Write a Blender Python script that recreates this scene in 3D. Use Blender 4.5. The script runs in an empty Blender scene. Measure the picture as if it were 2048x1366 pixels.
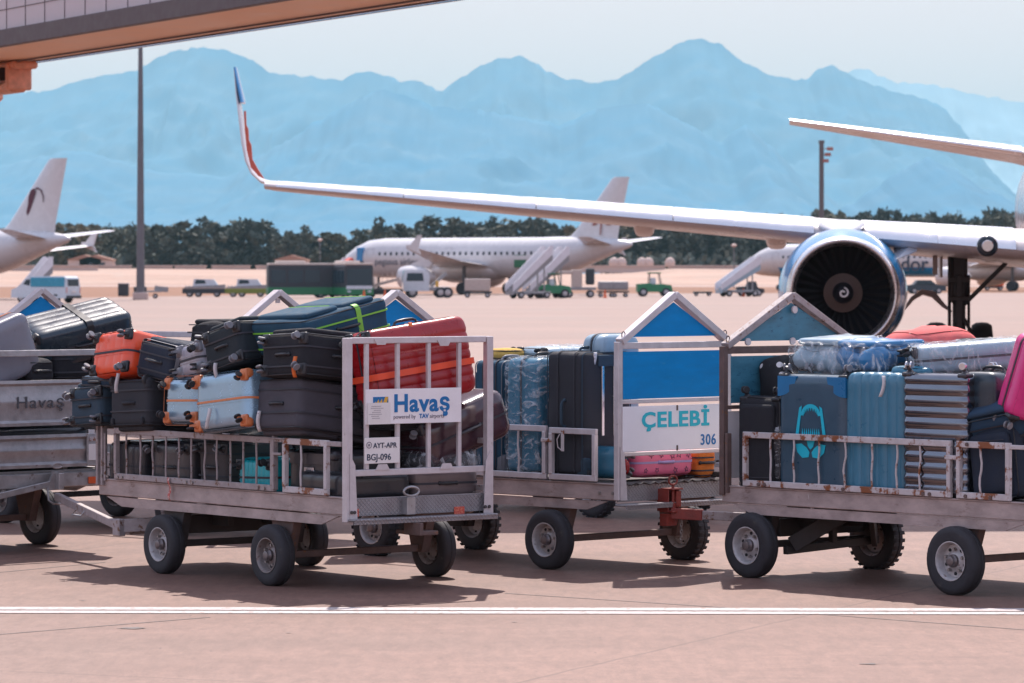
import bpy, math, random
from math import radians as R, sin, cos, pi, sqrt, atan2
from mathutils import Vector, Matrix, Euler, noise
sc = bpy.context.scene
COL = sc.collection
# ------------------------------------------------------------------ camera
F = 7964.0          # focal length in photo pixels (2048 wide) : 140 mm
HZ = 545.0          # photo row of the horizon
CH = 2.25           # camera height
cd = bpy.data.cameras.new('camera'); cam = bpy.data.objects.new('camera', cd); COL.objects.link(cam)
cam.location = (0, 0, CH); cam.rotation_euler = (R(90), 0, 0)
cd.sensor_width = 36.0; cd.lens = F/2048*36
cd.shift_y = -(683-HZ)/2048
cd.clip_start = 0.5; cd.clip_end = 60000
cd.dof.use_dof = True; cd.dof.focus_distance = 29.0; cd.dof.aperture_fstop = 7.0
sc.camera = cam
# ------------------------------------------------------------------ world, sun, exposure
SUN_EL = 52; SUN_AZ = 2      # sun stands behind the carts, seen from the camera
w = bpy.data.worlds.new('World'); sc.world = w; w.use_nodes = True
nt = w.node_tree; bg = nt.nodes['Background']
sky = nt.nodes.new('ShaderNodeTexSky'); sky.sky_type = 'NISHITA'; sky.sun_disc = False
sky.sun_elevation = R(SUN_EL); sky.sun_rotation = R(SUN_AZ)
sky.air_density = 1.0; sky.dust_density = 2.2; sky.ozone_density = 1.5; sky.altitude = 50
gm = nt.nodes.new('ShaderNodeGamma'); gm.inputs[1].default_value = 0.36      # bright hazy air evens the sky out
nt.links.new(sky.outputs[0], gm.inputs[0])
geo = nt.nodes.new('ShaderNodeTexCoord'); sp = nt.nodes.new('ShaderNodeSeparateXYZ'); nt.links.new(geo.outputs['Generated'], sp.inputs[0])
er = nt.nodes.new('ShaderNodeMapRange'); er.interpolation_type = 'SMOOTHSTEP'; er.inputs[1].default_value = .02; er.inputs[2].default_value = .32; nt.links.new(sp.outputs[2], er.inputs[0])
tint = nt.nodes.new('ShaderNodeMix'); tint.data_type = 'RGBA'; nt.links.new(er.outputs[0], tint.inputs[0])
tint.inputs[6].default_value = (2.12, 1.68, 1.64, 1)      # rosy horizon
tint.inputs[7].default_value = (2.2, 2.15, 2.5, 1)      # bluer overhead
tn = nt.nodes.new('ShaderNodeMix'); tn.data_type = 'RGBA'; tn.blend_type = 'MULTIPLY'; tn.inputs[0].default_value = 1.0
nt.links.new(gm.outputs[0], tn.inputs[6]); nt.links.new(tint.outputs[2], tn.inputs[7]); nt.links.new(tn.outputs[2], bg.inputs[0])
bg.inputs[1].default_value = 0.15
ld = bpy.data.lights.new('sun', 'SUN'); ld.energy = 3.4; ld.angle = R(0.53); ld.color = (1.0, 0.90, 0.83)
sun = bpy.data.objects.new('sun', ld); COL.objects.link(sun)
sun.rotation_euler = Vector((sin(R(SUN_AZ))*cos(R(SUN_EL)), cos(R(SUN_AZ))*cos(R(SUN_EL)), sin(R(SUN_EL)))).to_track_quat('Z', 'Y').to_euler()
sc.view_settings.view_transform = 'Standard'; sc.view_settings.look = 'None'
sc.view_settings.exposure = 0.85; sc.view_settings.gamma = 1.0
sc.render.engine = 'CYCLES'
sc.cycles.volume_bounces = 0; sc.cycles.max_bounces = 8; sc.cycles.transparent_max_bounces = 12
sc.cycles.caustics_reflective = False; sc.cycles.caustics_refractive = False

# ------------------------------------------------------------------ helpers
def srgb(r, g, b):
    f = lambda c: (c/255/12.92 if c/255 <= .04045 else ((c/255+.055)/1.055)**2.4)
    return (f(r), f(g), f(b))
def pt(px, py, z):
    """world point seen at photo pixel (px, py) at distance z"""
    return Vector(((px-1024)/F*z, z, CH-(py-HZ)/F*z))
def gp(px, z): return Vector(((px-1024)/F*z, z, 0))
MATS = {}
def mat(name, col, rough=.5, metal=0, var=.12, vs=6., bump=0, bs=60., col2=None, thr=None, ts=8., clear=0, spec=None, alpha=None, stretch=(1, 1, 1), soft=.06):
    """procedural material: base colour mottled by noise, optional second colour (rust, dirt) in patches, fine bump"""
    if name in MATS: return MATS[name]
    m = bpy.data.materials.new(name); m.use_nodes = True; N = m.node_tree.nodes; L = m.node_tree.links
    b = N['Principled BSDF']
    tc = N.new('ShaderNodeTexCoord'); mp = N.new('ShaderNodeMapping'); mp.inputs['Scale'].default_value = stretch
    L.new(tc.outputs['Object'], mp.inputs[0])
    nz = N.new('ShaderNodeTexNoise'); nz.inputs['Scale'].default_value = vs; nz.inputs['Detail'].default_value = 5; nz.inputs['Roughness'].default_value = .62
    L.new(mp.outputs[0], nz.inputs[0])
    mr = N.new('ShaderNodeMapRange'); mr.inputs[1].default_value = .25; mr.inputs[2].default_value = .75
    mr.inputs[3].default_value = 1-var; mr.inputs[4].default_value = 1+var
    L.new(nz.outputs[0], mr.inputs[0])
    mx = N.new('ShaderNodeMix'); mx.data_type = 'RGBA'; mx.blend_type = 'MULTIPLY'; mx.inputs[0].default_value = 1
    mx.inputs[6].default_value = (*col, 1); L.new(mr.outputs[0], mx.inputs[7])
    out = mx.outputs[2]
    if col2:
        n2 = N.new('ShaderNodeTexNoise'); n2.inputs['Scale'].default_value = ts; n2.inputs['Detail'].default_value = 7; n2.inputs['Roughness'].default_value = .7
        L.new(mp.outputs[0], n2.inputs[0])
        r2 = N.new('ShaderNodeMapRange'); r2.inputs[1].default_value = thr; r2.inputs[2].default_value = thr+soft
        L.new(n2.outputs[0], r2.inputs[0])
        m2 = N.new('ShaderNodeMix'); m2.data_type = 'RGBA'; L.new(r2.outputs[0], m2.inputs[0]); L.new(out, m2.inputs[6]); m2.inputs[7].default_value = (*col2, 1)
        out = m2.outputs[2]
    L.new(out, b.inputs['Base Color'])
    b.inputs['Roughness'].default_value = rough; b.inputs['Metallic'].default_value = metal
    rr = N.new('ShaderNodeMapRange'); rr.inputs[1].default_value = .3; rr.inputs[2].default_value = .7
    rr.inputs[3].default_value = max(.02, rough-.1); rr.inputs[4].default_value = min(1, rough+.12); L.new(nz.outputs[0], rr.inputs[0]); L.new(rr.outputs[0], b.inputs['Roughness'])
    if clear: b.inputs['Coat Weight'].default_value = clear; b.inputs['Coat Roughness'].default_value = .08
    if spec is not None: b.inputs['Specular IOR Level'].default_value = spec
    if alpha is not None: b.inputs['Alpha'].default_value = alpha
    if bump:
        n3 = N.new('ShaderNodeTexNoise'); n3.inputs['Scale'].default_value = bs; n3.inputs['Detail'].default_value = 3; L.new(mp.outputs[0], n3.inputs[0])
        bp = N.new('ShaderNodeBump'); bp.inputs['Strength'].default_value = bump; bp.inputs['Distance'].default_value = .01
        L.new(n3.outputs[0], bp.inputs['Height']); L.new(bp.outputs[0], b.inputs['Normal'])
    MATS[name] = m; return m

class MB:
    """mesh builder: collects shapes, links them as ONE mesh object"""
    def __init__(s): s.v = []; s.f = []; s.m = []; s.M = Matrix(); s.cur = 0
    def add(s, vs, fs):
        o = len(s.v); s.v += [s.M @ Vector(p) for p in vs]
        s.f += [tuple(i+o for i in f) for f in fs]; s.m += [s.cur]*len(fs); return s
    def box(s, c, d, ch=0, Rm=None):
        """chamfered box, centre c, size d"""
        hx, hy, hz = d[0]/2, d[1]/2, d[2]/2; ch = min(ch, hx*.9, hy*.9, hz*.9); vs = []; idx = {}
        c = Vector(c)
        def A(p):
            p = Vector(p)
            if Rm: p = Rm @ p
            vs.append(p+c); return len(vs)-1
        if ch <= 0:
            for x in (-1, 1):
                for y in (-1, 1):
                    for z in (-1, 1): A((x*hx, y*hy, z*hz))
            return s.add(vs, [(0, 1, 3, 2), (4, 6, 7, 5), (0, 4, 5, 1), (2, 3, 7, 6), (0, 2, 6, 4), (1, 5, 7, 3)])
        for x in (-1, 1):
            for y in (-1, 1):
                for z in (-1, 1):
                    idx[x, y, z] = (A((x*hx, y*(hy-ch), z*(hz-ch))), A((x*(hx-ch), y*hy, z*(hz-ch))), A((x*(hx-ch), y*(hy-ch), z*hz)))
        fs = []
        for x in (-1, 1):
            q = [idx[x, -1, -1][0], idx[x, 1, -1][0], idx[x, 1, 1][0], idx[x, -1, 1][0]]; fs.append(q if x > 0 else q[::-1])
            q = [idx[-1, x, -1][1], idx[-1, x, 1][1], idx[1, x, 1][1], idx[1, x, -1][1]]; fs.append(q if x > 0 else q[::-1])
            q = [idx[-1, -1, x][2], idx[1, -1, x][2], idx[1, 1, x][2], idx[-1, 1, x][2]]; fs.append(q if x > 0 else q[::-1])
        for a in (-1, 1):
            for b in (-1, 1):
                q = [idx[a, b, -1][0], idx[a, b, -1][1], idx[a, b, 1][1], idx[a, b, 1][0]]; fs.append(q if a*b > 0 else q[::-1])
                q = [idx[a, -1, b][0], idx[a, 1, b][0], idx[a, 1, b][2], idx[a, -1, b][2]]; fs.append(q if a*b > 0 else q[::-1])
                q = [idx[-1, a, b][1], idx[-1, a, b][2], idx[1, a, b][2], idx[1, a, b][1]]; fs.append(q if a*b > 0 else q[::-1])
                for c_ in (-1, 1):
                    q = list(idx[a, b, c_]); fs.append(q if a*b*c_ > 0 else q[::-1])
        return s.add(vs, fs)
    def bar(s, p, q, wd, ht, up=(0, 0, 1), ch=.004):
        """rectangular beam from p to q"""
        p, q = Vector(p), Vector(q); d = (q-p); ln = d.length; x = d.normalized(); up = Vector(up)
        y = up.cross(x)
        if y.length < 1e-4: y = Vector((0, 1, 0)).cross(x)
        if y.length < 1e-4: y = Vector((1, 0, 0)).cross(x)
        y.normalize(); z = x.cross(y)
        Rm = Matrix((x, y, z)).transposed()
        return s.box((p+q)/2, (ln, wd, ht), ch, Rm)
    def rings(s, rs, close=True, caps=(True, True)):
        n = len(rs[0]); vs = [p for r in rs for p in r]; fs = []
        for i in range(len(rs)-1):
            for j in range(n if close else n-1):
                k = (j+1) % n
                fs.append((i*n+j, i*n+k, (i+1)*n+k, (i+1)*n+j))
        if caps[0]: fs.append(tuple(range(n))[::-1])
        if caps[1]: fs.append(tuple((len(rs)-1)*n+j for j in range(n)))
        return s.add(vs, fs)
    def lathe(s, prof, o=(0, 0, 0), ax=(0, 0, 1), n=24, caps=(False, False)):
        """prof: list of (radius, distance along axis)"""
        ax = Vector(ax).normalized(); a = ax.orthogonal().normalized(); b = ax.cross(a); o = Vector(o)
        return s.rings([[o+ax*h+(a*cos(2*pi*j/n)+b*sin(2*pi*j/n))*r for j in range(n)] for r, h in prof], True, caps)
    def cyl(s, p, q, r, n=12, r2=None):
        p, q = Vector(p), Vector(q)
        return s.lathe([(r, 0), (r if r2 is None else r2, (q-p).length)], p, q-p, n, (True, True))
    def tube(s, pts, r, n=8, closed=False):
        P = [Vector(p) for p in pts]; rs = []; prev = None
        for i, p in enumerate(P):
            a = P[i-1] if (i > 0 or closed) else p; b = P[(i+1) % len(P)] if (i < len(P)-1 or closed) else p
            t = (b-a).normalized()
            u = t.orthogonal().normalized() if prev is None else (prev-t*prev.dot(t)).normalized()
            prev = u; v = t.cross(u); rr = r[i] if isinstance(r, (list, tuple)) else r
            rs.append([p+(u*cos(2*pi*j/n)+v*sin(2*pi*j/n))*rr for j in range(n)])
        if closed: rs.append(rs[0]); return s.rings(rs, True, (False, False))
        return s.rings(rs)
    def prism(s, poly, a, b, M=None):
        """poly: 2-D outline in x,z ; extruded along y from a to b"""
        n = len(poly)
        ar = sum(poly[i][0]*poly[(i+1) % n][1]-poly[(i+1) % n][0]*poly[i][1] for i in range(n))
        if ar < 0: poly = poly[::-1]
        vs = [(x, a, z) for x, z in poly]+[(x, b, z) for x, z in poly]
        if M: vs = [M @ Vector(p) for p in vs]
        fs = [tuple(range(n)), tuple(range(n, 2*n))[::-1]]+[(i, i+n, (i+1) % n+n, (i+1) % n) for i in range(n)]
        return s.add(vs, fs)
    def rbox(s, c, d, r, res=10, fn=None):
        """rounded box; r = radius or (rx, ry, rz); fn(p, normal) -> p displaces"""
        if not isinstance(r, (list, tuple)): r = (r, r, r)
        h = [d[i]/2 for i in range(3)]; rr = [min(r[i], h[i]*.98) for i in range(3)]; inn = [h[i]-rr[i] for i in range(3)]
        def ticks(i, n):
            k = 4; a = [-h[i]+rr[i]*(1-cos(pi/2*j/k)) for j in range(k)]
            m = max(1, n); mid = [-inn[i]+2*inn[i]*j/m for j in range(m+1)]
            return a+mid+[-x for x in a[::-1]]
        rs_ = res if isinstance(res, (list, tuple)) else (res, res, res)
        T = [ticks(i, rs_[i]) for i in range(3)]; c = Vector(c)
        for ax in range(3):
            u, v_ = (ax+1) % 3, (ax+2) % 3
            for sg in (-1, 1):
                vs = []; nu, nv = len(T[u]), len(T[v_])
                for a in T[u]:
                    for b in T[v_]:
                        p = [0, 0, 0]; p[ax] = sg*h[ax]; p[u] = a; p[v_] = b
                        q = [max(-inn[i], min(inn[i], p[i])) for i in range(3)]
                        dv = Vector([(p[i]-q[i])/rr[i] for i in range(3)])
                        nn = dv.normalized() if dv.length > 1e-9 else Vector((0, 0, 0))
                        o = Vector([q[i]+nn[i]*rr[i] for i in range(3)])
                        if fn: o = fn(o, nn, ax, sg)
                        vs.append(o+c)
                fs = []
                for i in range(nu-1):
                    for j in range(nv-1):
                        q = (i*nv+j, (i+1)*nv+j, (i+1)*nv+j+1, i*nv+j+1); fs.append(q if sg > 0 else q[::-1])
                s.add(vs, fs)
        return s
    def build(s, name, m, parent=None, ang=35, loc=None):
        me = bpy.data.meshes.new(name); me.from_pydata([tuple(p) for p in s.v], [], s.f)
        for x in (m if isinstance(m, (list, tuple)) else [m]): me.materials.append(x)
        if any(s.m): me.polygons.foreach_set('material_index', s.m)
        if ang:
            me.polygons.foreach_set('use_smooth', [True]*len(me.polygons)); me.set_sharp_from_angle(angle=R(ang))
        me.update()
        o = bpy.data.objects.new(name, me); COL.objects.link(o)
        if parent: o.parent = parent
        if loc: o.location = loc
        return o
def weld(o, d=1e-4):
    import bmesh
    b = bmesh.new(); b.from_mesh(o.data); bmesh.ops.remove_doubles(b, verts=b.verts, dist=d); b.to_mesh(o.data); b.free(); return o
def empty(name, loc=(0, 0, 0), rz=0, parent=None):
    o = bpy.data.objects.new(name, None); COL.objects.link(o); o.location = loc; o.rotation_euler = (0, 0, rz); o.empty_display_size = .2
    if parent: o.parent = parent
    return o
def tag(o, label=None, cat=None, group=None, kind=None):
    if label: o['label'] = label
    if cat: o['category'] = cat
    if group: o['group'] = group
    if kind: o['kind'] = kind
    return o
def copy_tree(o, parent=None):
    c = o.copy(); COL.objects.link(c); c.parent = parent
    for ch in list(o.children): copy_tree(ch, c)
    return c
_DG = []
def textmesh(txt, size, name, m, parent, bold=0, sx=1, depth=.0015, align='LEFT', M=None, sp=1.0, shear=0):
    cu = bpy.data.curves.new('lettering', 'FONT'); cu.body = txt; cu.size = size; cu.offset = bold; cu.extrude = depth
    cu.align_x = align; cu.space_character = sp; cu.resolution_u = 3; cu.shear = shear
    t = bpy.data.objects.new('lettering', cu); COL.objects.link(t)
    dg = bpy.context.evaluated_depsgraph_get(); dg.update()
    me = bpy.data.meshes.new_from_object(t.evaluated_get(dg)); bpy.data.objects.remove(t); bpy.data.curves.remove(cu)
    me.transform(Matrix.Diagonal((sx, 1, 1, 1)))
    if M: me.transform(M)
    me.materials.clear(); me.materials.append(m); me.name = name
    o = bpy.data.objects.new(name, me); COL.objects.link(o)
    if parent: o.parent = parent
    return o
END_TXT = Matrix.Rotation(R(90), 4, 'X')                                   # reads along +x, faces -y
SIDE_TXT = Matrix.Rotation(R(-90), 4, 'Z') @ Matrix.Rotation(R(90), 4, 'X')  # reads along -y, faces -x
# ------------------------------------------------------------------ ground, apron, far field
def groundmat(name, c1, c2, sc_=1.0, stain=(.16, .12, .11), rough=.62, joints=True, streak=True):
    m = bpy.data.materials.new(name); m.use_nodes = True; N = m.node_tree.nodes; L = m.node_tree.links; b = N['Principled BSDF']
    tc = N.new('ShaderNodeTexCoord')
    def mapn(scale, rot=0):
        mp = N.new('ShaderNodeMapping'); mp.inputs['Scale'].default_value = scale; mp.inputs['Rotation'].default_value = (0, 0, rot); L.new(tc.outputs['Object'], mp.inputs[0]); return mp.outputs[0]
    def nz(v, s, d=6, r=.6):
        n = N.new('ShaderNodeTexNoise'); n.inputs['Scale'].default_value = s; n.inputs['Detail'].default_value = d; n.inputs['Roughness'].default_value = r; L.new(v, n.inputs[0]); return n.outputs[0]
    def rng(v, a, b_, c, d):
        n = N.new('ShaderNodeMapRange'); L.new(v, n.inputs[0]); n.inputs[1].default_value = a; n.inputs[2].default_value = b_; n.inputs[3].default_value = c; n.inputs[4].default_value = d; return n.outputs[0]
    def mix(f, a, b_, bt='MIX'):
        n = N.new('ShaderNodeMix'); n.data_type = 'RGBA'; n.blend_type = bt
        if isinstance(f, (int, float)): n.inputs[0].default_value = f
        else: L.new(f, n.inputs[0])
        for i, v in ((6, a), (7, b_)):
            if isinstance(v, tuple): n.inputs[i].default_value = (*v, 1)
            else: L.new(v, n.inputs[i])
        return n.outputs[2]
    base = mapn((1, 1, 1))
    big = mapn((.06, .025, 1)) if streak else mapn((.05, .05, 1))
    col = mix(rng(nz(mapn((.35, .9, 1), .15), 1.2*sc_, 8, .68), .40, .60, 0, 1), c1, c2)
    col = mix(rng(nz(mapn((.012, .06, 1)), 1.0, 4), .4, .62, 0, .6), col, tuple(min(1, c*1.22) for c in c1))
    col = mix(rng(nz(mapn((.5, 2.6, 1), .1), 1.1, 7, .7), .56, .74, 0, .55), col, tuple(c*.62 for c in c2))
    col = mix(rng(nz(mapn((1.2, 3, 1)), 2.2, 6, .75), .63, .70, 0, .7), col, stain)
    col = mix(rng(nz(mapn((.03, .22, 1), -.04), 2.4, 3, .5), .50, .62, 0, .38), col, tuple(c*.72 for c in c2))
    col = mix(rng(nz(mapn((.10, .03, 1), .5), 1.6, 5, .6), .5, .66, 0, .45), col, (c1[0]*.86, c1[1]*1.06, c1[2]*1.12))
    col = mix(rng(nz(base, 90, 3, .7), .3, .7, 0, 1), col, mix(1.0, col, (1.22, 1.2, 1.2), 'MULTIPLY'))
    col = mix(rng(nz(base, 38, 4, .8), .68, .74, 0, .6), col, tuple(c*.55 for c in c2))
    col = mix(rng(nz(mapn((9, 2.2, 1)), 1.0, 5, .8), .38, .62, 0, .55), col, tuple(c*.70 for c in c2))
    col = mix(rng(nz(mapn((16, 3.5, 1)), 1.0, 3, .8), .66, .72, 0, .7), col, tuple(c*.45 for c in c2))
    col = mix(rng(nz(mapn((13, 3, 1), .3), 1.3, 3, .8), .62, .72, 0, .5), col, tuple(min(1, c*1.35) for c in c1))
    if joints:
        br = N.new('ShaderNodeTexBrick'); br.offset = 0; br.inputs['Scale'].default_value = 1; br.inputs['Mortar Size'].default_value = .016
        br.inputs['Brick Width'].default_value = 7.5; br.inputs['Row Height'].default_value = 7.5; br.inputs['Mortar Smooth'].default_value = .3
        mpb = N.new('ShaderNodeMapping'); mpb.inputs['Rotation'].default_value = (0, 0, R(24)); mpb.inputs['Location'].default_value = (1.3, 3.1, 0); L.new(tc.outputs['Object'], mpb.inputs[0])
        wv = N.new('ShaderNodeVectorMath'); wv.operation = 'ADD'; L.new(mpb.outputs[0], wv.inputs[0])
        n4 = N.new('ShaderNodeTexNoise'); n4.inputs['Scale'].default_value = 1.5; L.new(tc.outputs['Object'], n4.inputs[0])
        sm = N.new('ShaderNodeVectorMath'); sm.operation = 'SCALE'; sm.inputs['Scale'].default_value = .08; L.new(n4.outputs[1], sm.inputs[0]); L.new(sm.outputs[0], wv.inputs[1]); L.new(wv.outputs[0], br.inputs[0])
        br.inputs['Color1'].default_value = (0, 0, 0, 1); br.inputs['Color2'].default_value = (0, 0, 0, 1); br.inputs['Mortar'].default_value = (1, 1, 1, 1)
        col = mix(rng(br.outputs[0], 0, 1, 0, .5), col, tuple(c*.5 for c in c2))
    L.new(col, b.inputs['Base Color']); b.inputs['Roughness'].default_value = rough; b.inputs['Specular IOR Level'].default_value = .3
    bp = N.new('ShaderNodeBump'); bp.inputs['Strength'].default_value = .35; bp.inputs['Distance'].default_value = .01; L.new(nz(base, 55, 4, .7), bp.inputs['Height']); L.new(bp.outputs[0], b.inputs['Normal'])
    return m
def sheet(name, poly, z, m):
    b = MB(); n = len(poly)
    ar = sum(poly[i][0]*poly[(i+1) % n][1]-poly[(i+1) % n][0]*poly[i][1] for i in range(n))
    if ar < 0: poly = poly[::-1]
    b.add([(x, y, z) for x, y in poly], [tuple(range(n))])
    return tag(b.build(name, m, ang=0), kind='structure')
M_grass = groundmat('dry_grass', (.27, .125, .07), (.19, .095, .055), .6, (.10, .09, .05), .9, False)
M_apron = groundmat('pink_concrete', (.210, .117, .089), (.164, .088, .067), 1.0, (.13, .09, .08), .6)
M_run = groundmat('pale_runway', (.34, .215, .17), (.29, .185, .15), .3, (.2, .15, .13), .7, False)
M_line = mat('line_paint', (.45, .39, .38), .6, var=.18, vs=20, col2=(.25, .16, .13), thr=.55, ts=16)
M_tar = mat('tar_patch', (.10, .075, .07), .7)
sheet('ground', [(-6000, -80), (6000, -80), (6000, 23000), (-6000, 23000)], 0, M_grass)
sheet('apron', [(-150, -70), (160, -70), (160, 455), (60, 440), (-20, 418), (-38, 355), (-150, 340)], .004, M_apron)
sheet('taxiway', [(-400, 640), (400, 600), (400, 690), (-400, 740)], .004, M_run)
sheet('runway', [(-900, 900), (900, 860), (900, 1010), (-900, 1080)], .004, M_run)
for i, (a, b_) in enumerate(((26.22, 26.42), (26.48, 26.70))):
    sheet('painted_line', [(-9, a+.10), (9, a-.20), (9, b_-.20), (-9, b_+.10)], .008, M_line)
b = MB()
random.seed(4)
for px, py, L_, in ((265, 1258, .22), (577, 1268, .04), (1028, 1246, .05), (884, 1268, .03), (1355, 1092, .2), (165, 1203, .05), (1740, 1330, .12), (1990, 1140, .03), (1340, 970, .3)):
    z = F*CH/(py-HZ); x = (px-1024)/F*z; n = 14
    b.add([(x+L_*.5*cos(2*pi*j/n)*random.uniform(.5, 1.2), z+L_*.35*sin(2*pi*j/n)*random.uniform(.4, 1.2), .0075) for j in range(n)], [tuple(range(n))])
tag(b.build('tar_stain', M_tar, ang=0), kind='structure')

# ------------------------------------------------------------------ mountains, one ridge behind the other
def ridge(name, z0, pts, depth, m, seed, drop=0):
    b = MB(); NX = 420; NT = 44; xs = [-420+i*(2900/NX) for i in range(NX+1)]
    def H(px):
        for (x0, y0), (x1, y1) in zip(pts, pts[1:]):
            if x0 <= px <= x1:
                t = (px-x0)/(x1-x0); t = t*t*(3-2*t)*.45+t*.55; return y0+(y1-y0)*t
        return pts[0][1] if px < pts[0][0] else pts[-1][1]
    rows = []
    for k in range(-3, NT+1):
        t = k/NT; row = []
        for px in xs:
            x = (px-1024)/F*z0; y = z0-depth*t
            j_ = noise.fractal(Vector((px*.055+seed, seed, 1.)), .8, 2.1, 5)*4.5          # crags along the crest
            hh = max(2, (HZ-H(px)+j_)/F*z0)+CH
            if k == 0: h = hh
            elif k < 0: h = hh*(1+t*6)
            else:
                xw = x+160*noise.noise(Vector((x*.0015, y*.002, seed)))
                r1 = 1-abs(noise.noise(Vector((xw*.0030+seed, y*.0011, 2.))))*2.2
                r2 = 1-abs(noise.noise(Vector((xw*.0085+seed, y*.003, 4.))))*2.2
                r3 = noise.fractal(Vector((xw*.02, y*.01, seed)), .8, 2.1, 4)
                env = min(1, t*3.2)*(1-t)
                h = hh*(1-t**.88) + hh*env*(.10*(r1-.75)+.07*(r2-.65)+.04*r3)
            row.append((x, y, max(-3, h-(0 if k < NT else 60))))
        rows.append(row)
    n = len(xs); vs = [p for r in rows for p in r]
    b.add(vs, [(i*n+j+1, i*n+j, (i+1)*n+j, (i+1)*n+j+1) for i in range(len(rows)-1) for j in range(n-1)])
    return tag(b.build(name, m, ang=60), kind='structure')
M_mt = mat('haze_tinted_forested_rock', (.012, .15, .27), .95, var=.14, vs=.006, col2=(.06, .21, .31), thr=.58, ts=.004, soft=.2)  # blue of distance haze mixed into the forested rock colour
RA = [(-420, 225), (-100, 185), (0, 178), (45, 184), (100, 182), (150, 162), (215, 150), (272, 143), (320, 112), (355, 101), (400, 95), (450, 98), (500, 120), (545, 147), (600, 152), (680, 160), (715, 146), (745, 140), (768, 150), (805, 163), (830, 160), (860, 172), (882, 184), (912, 160), (960, 132), (1000, 117), (1040, 111), (1070, 124), (1095, 143), (1130, 158), (1190, 166), (1235, 158), (1262, 140), (1320, 110), (1362, 84), (1400, 78), (1438, 88), (1478, 118), (1530, 146), (1562, 156), (1610, 160), (1636, 138), (1664, 130), (1700, 150), (1745, 170), (1800, 187), (1850, 197), (1888, 214), (1916, 246), (1940, 285), (1975, 345), (2048, 400), (2200, 430), (2480, 470)]
RB = [(-420, 440), (0, 330), (150, 300), (330, 345), (460, 352), (560, 290), (640, 240), (700, 205), (760, 178), (820, 196), (880, 215), (950, 220), (1030, 232), (1120, 250), (1200, 215), (1290, 205), (1380, 250), (1440, 285), (1490, 248), (1540, 290), (1600, 350), (1700, 420), (1900, 440), (2480, 440)]
RC = [(-420, 470), (0, 450), (300, 440), (500, 445), (800, 440), (1100, 430), (1300, 410), (1500, 420), (1640, 440), (1700, 410), (1740, 380), (1800, 340), (1858, 316), (1910, 340), (1970, 378), (2060, 420), (2200, 440), (2480, 460)]
RD = [(-420, 420), (800, 400), (1500, 200), (1640, 165), (1720, 137), (1760, 150), (1790, 166), (1850, 168), (1900, 175), (1960, 192), (2048, 205), (2200, 225), (2480, 260)]
ridge('hills', 19000, RD, 2500, mat('haze_paled_rock', (.30, .46, .56), .95, var=.15, vs=.004), 9.7)  # lighter colour stands in for thicker haze on the farthest ridge
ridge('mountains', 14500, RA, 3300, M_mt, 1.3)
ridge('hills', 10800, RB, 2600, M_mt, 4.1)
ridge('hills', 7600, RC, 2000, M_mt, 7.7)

# pale earth bank beyond the runway
M_bank = groundmat('pale_bank', (.44, .30, .235), (.36, .235, .18), .4, (.3, .2, .15), .9, False)
b = MB(); random.seed(77); rows = []
for i in range(61):
    x = -330+i*11; hh = 3.0+.5*noise.noise(Vector((i*.21, 1, 1))) - (1.1 if abs((x/800*F+1024)-1600) > 260 and x > 10 else 0)
    rows.append([(x, 735, 0), (x, 762, hh*.5), (x, 800, hh), (x, 1040, hh), (x, 1060, 0)])
b.rings(rows[::-1], False, (False, False)); tag(b.build('embankment', M_bank, ang=50), kind='structure')
for k, (xa, pa, xb, pb) in enumerate(((-20, 1272, 420, 1236), (1010, 1188, 1560, 1224), (1560, 1224, 2060, 1262), (-20, 1148, 210, 1126))):
    za, zb = F*CH/(pa-HZ), F*CH/(pb-HZ); A_, B_ = gp(xa, za), gp(xb, zb); d_ = (B_-A_).normalized()*.011; d_ = Vector((-d_.y, d_.x, 0))
    b = MB(); b.add([A_-d_+Vector((0, 0, .006)), B_-d_+Vector((0, 0, .006)), B_+d_+Vector((0, 0, .006)), A_+d_+Vector((0, 0, .006))], [(0, 1, 2, 3)]); tag(b.build('slab_joint', M_tar, ang=0), kind='structure')
# ------------------------------------------------------------------ materials for carts and luggage
M_galv = mat('galvanised_steel', (.40, .385, .39), .42, .55, var=.22, vs=14, bump=.15, bs=40, col2=(.22, .17, .15), thr=.63, ts=9)
M_alu = mat('aluminium_frame', (.60, .55, .56), .45, .25, var=.15, vs=10, bump=.1, col2=(.28, .22, .20), thr=.66, ts=14)
M_worn = mat('worn_grey_paint', (.36, .31, .31), .6, .1, var=.25, vs=18, bump=.3, bs=60, col2=(.17, .085, .05), thr=.57, ts=16)
M_rust = mat('rusted_white_paint', (.55, .50, .50), .6, 0, var=.15, vs=14, bump=.3, bs=50, col2=(.24, .08, .03), thr=.515, ts=8)
M_beam = mat('grimy_chassis', (.43, .345, .325), .6, .15, var=.35, vs=4, bump=.3, bs=30, col2=(.14, .075, .055), thr=.60, ts=5, stretch=(1, 1, 2), soft=.15)
M_dark = mat('dark_axle_steel', (.07, .06, .06), .65, .2, var=.3, vs=12)
M_brown = mat('rusty_axle', (.15, .10, .09), .7, .1, var=.3, vs=14, col2=(.22, .10, .05), thr=.6, ts=20)
M_tyre = mat('tyre_rubber', (.030, .028, .033), .72, var=.35, vs=20, bump=.25, bs=80, col2=(.075, .065, .06), thr=.6, ts=14, soft=.2)
M_rim = mat('painted_rim', (.52, .49, .49), .45, .2, var=.2, vs=20, col2=(.20, .12, .09), thr=.58, ts=22, soft=.12)
M_rimd = mat('dirty_rim', (.30, .26, .25), .5, .3, var=.3, vs=20, col2=(.16, .08, .06), thr=.54, ts=20, soft=.12)
M_hub = mat('hub_steel', (.20, .17, .17), .4, .6, var=.3, vs=30)
M_bolt = mat('bolt', (.35, .32, .31), .4, .7)
M_blk0 = mat('rim_hole', (.02, .018, .02), .8)
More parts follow.
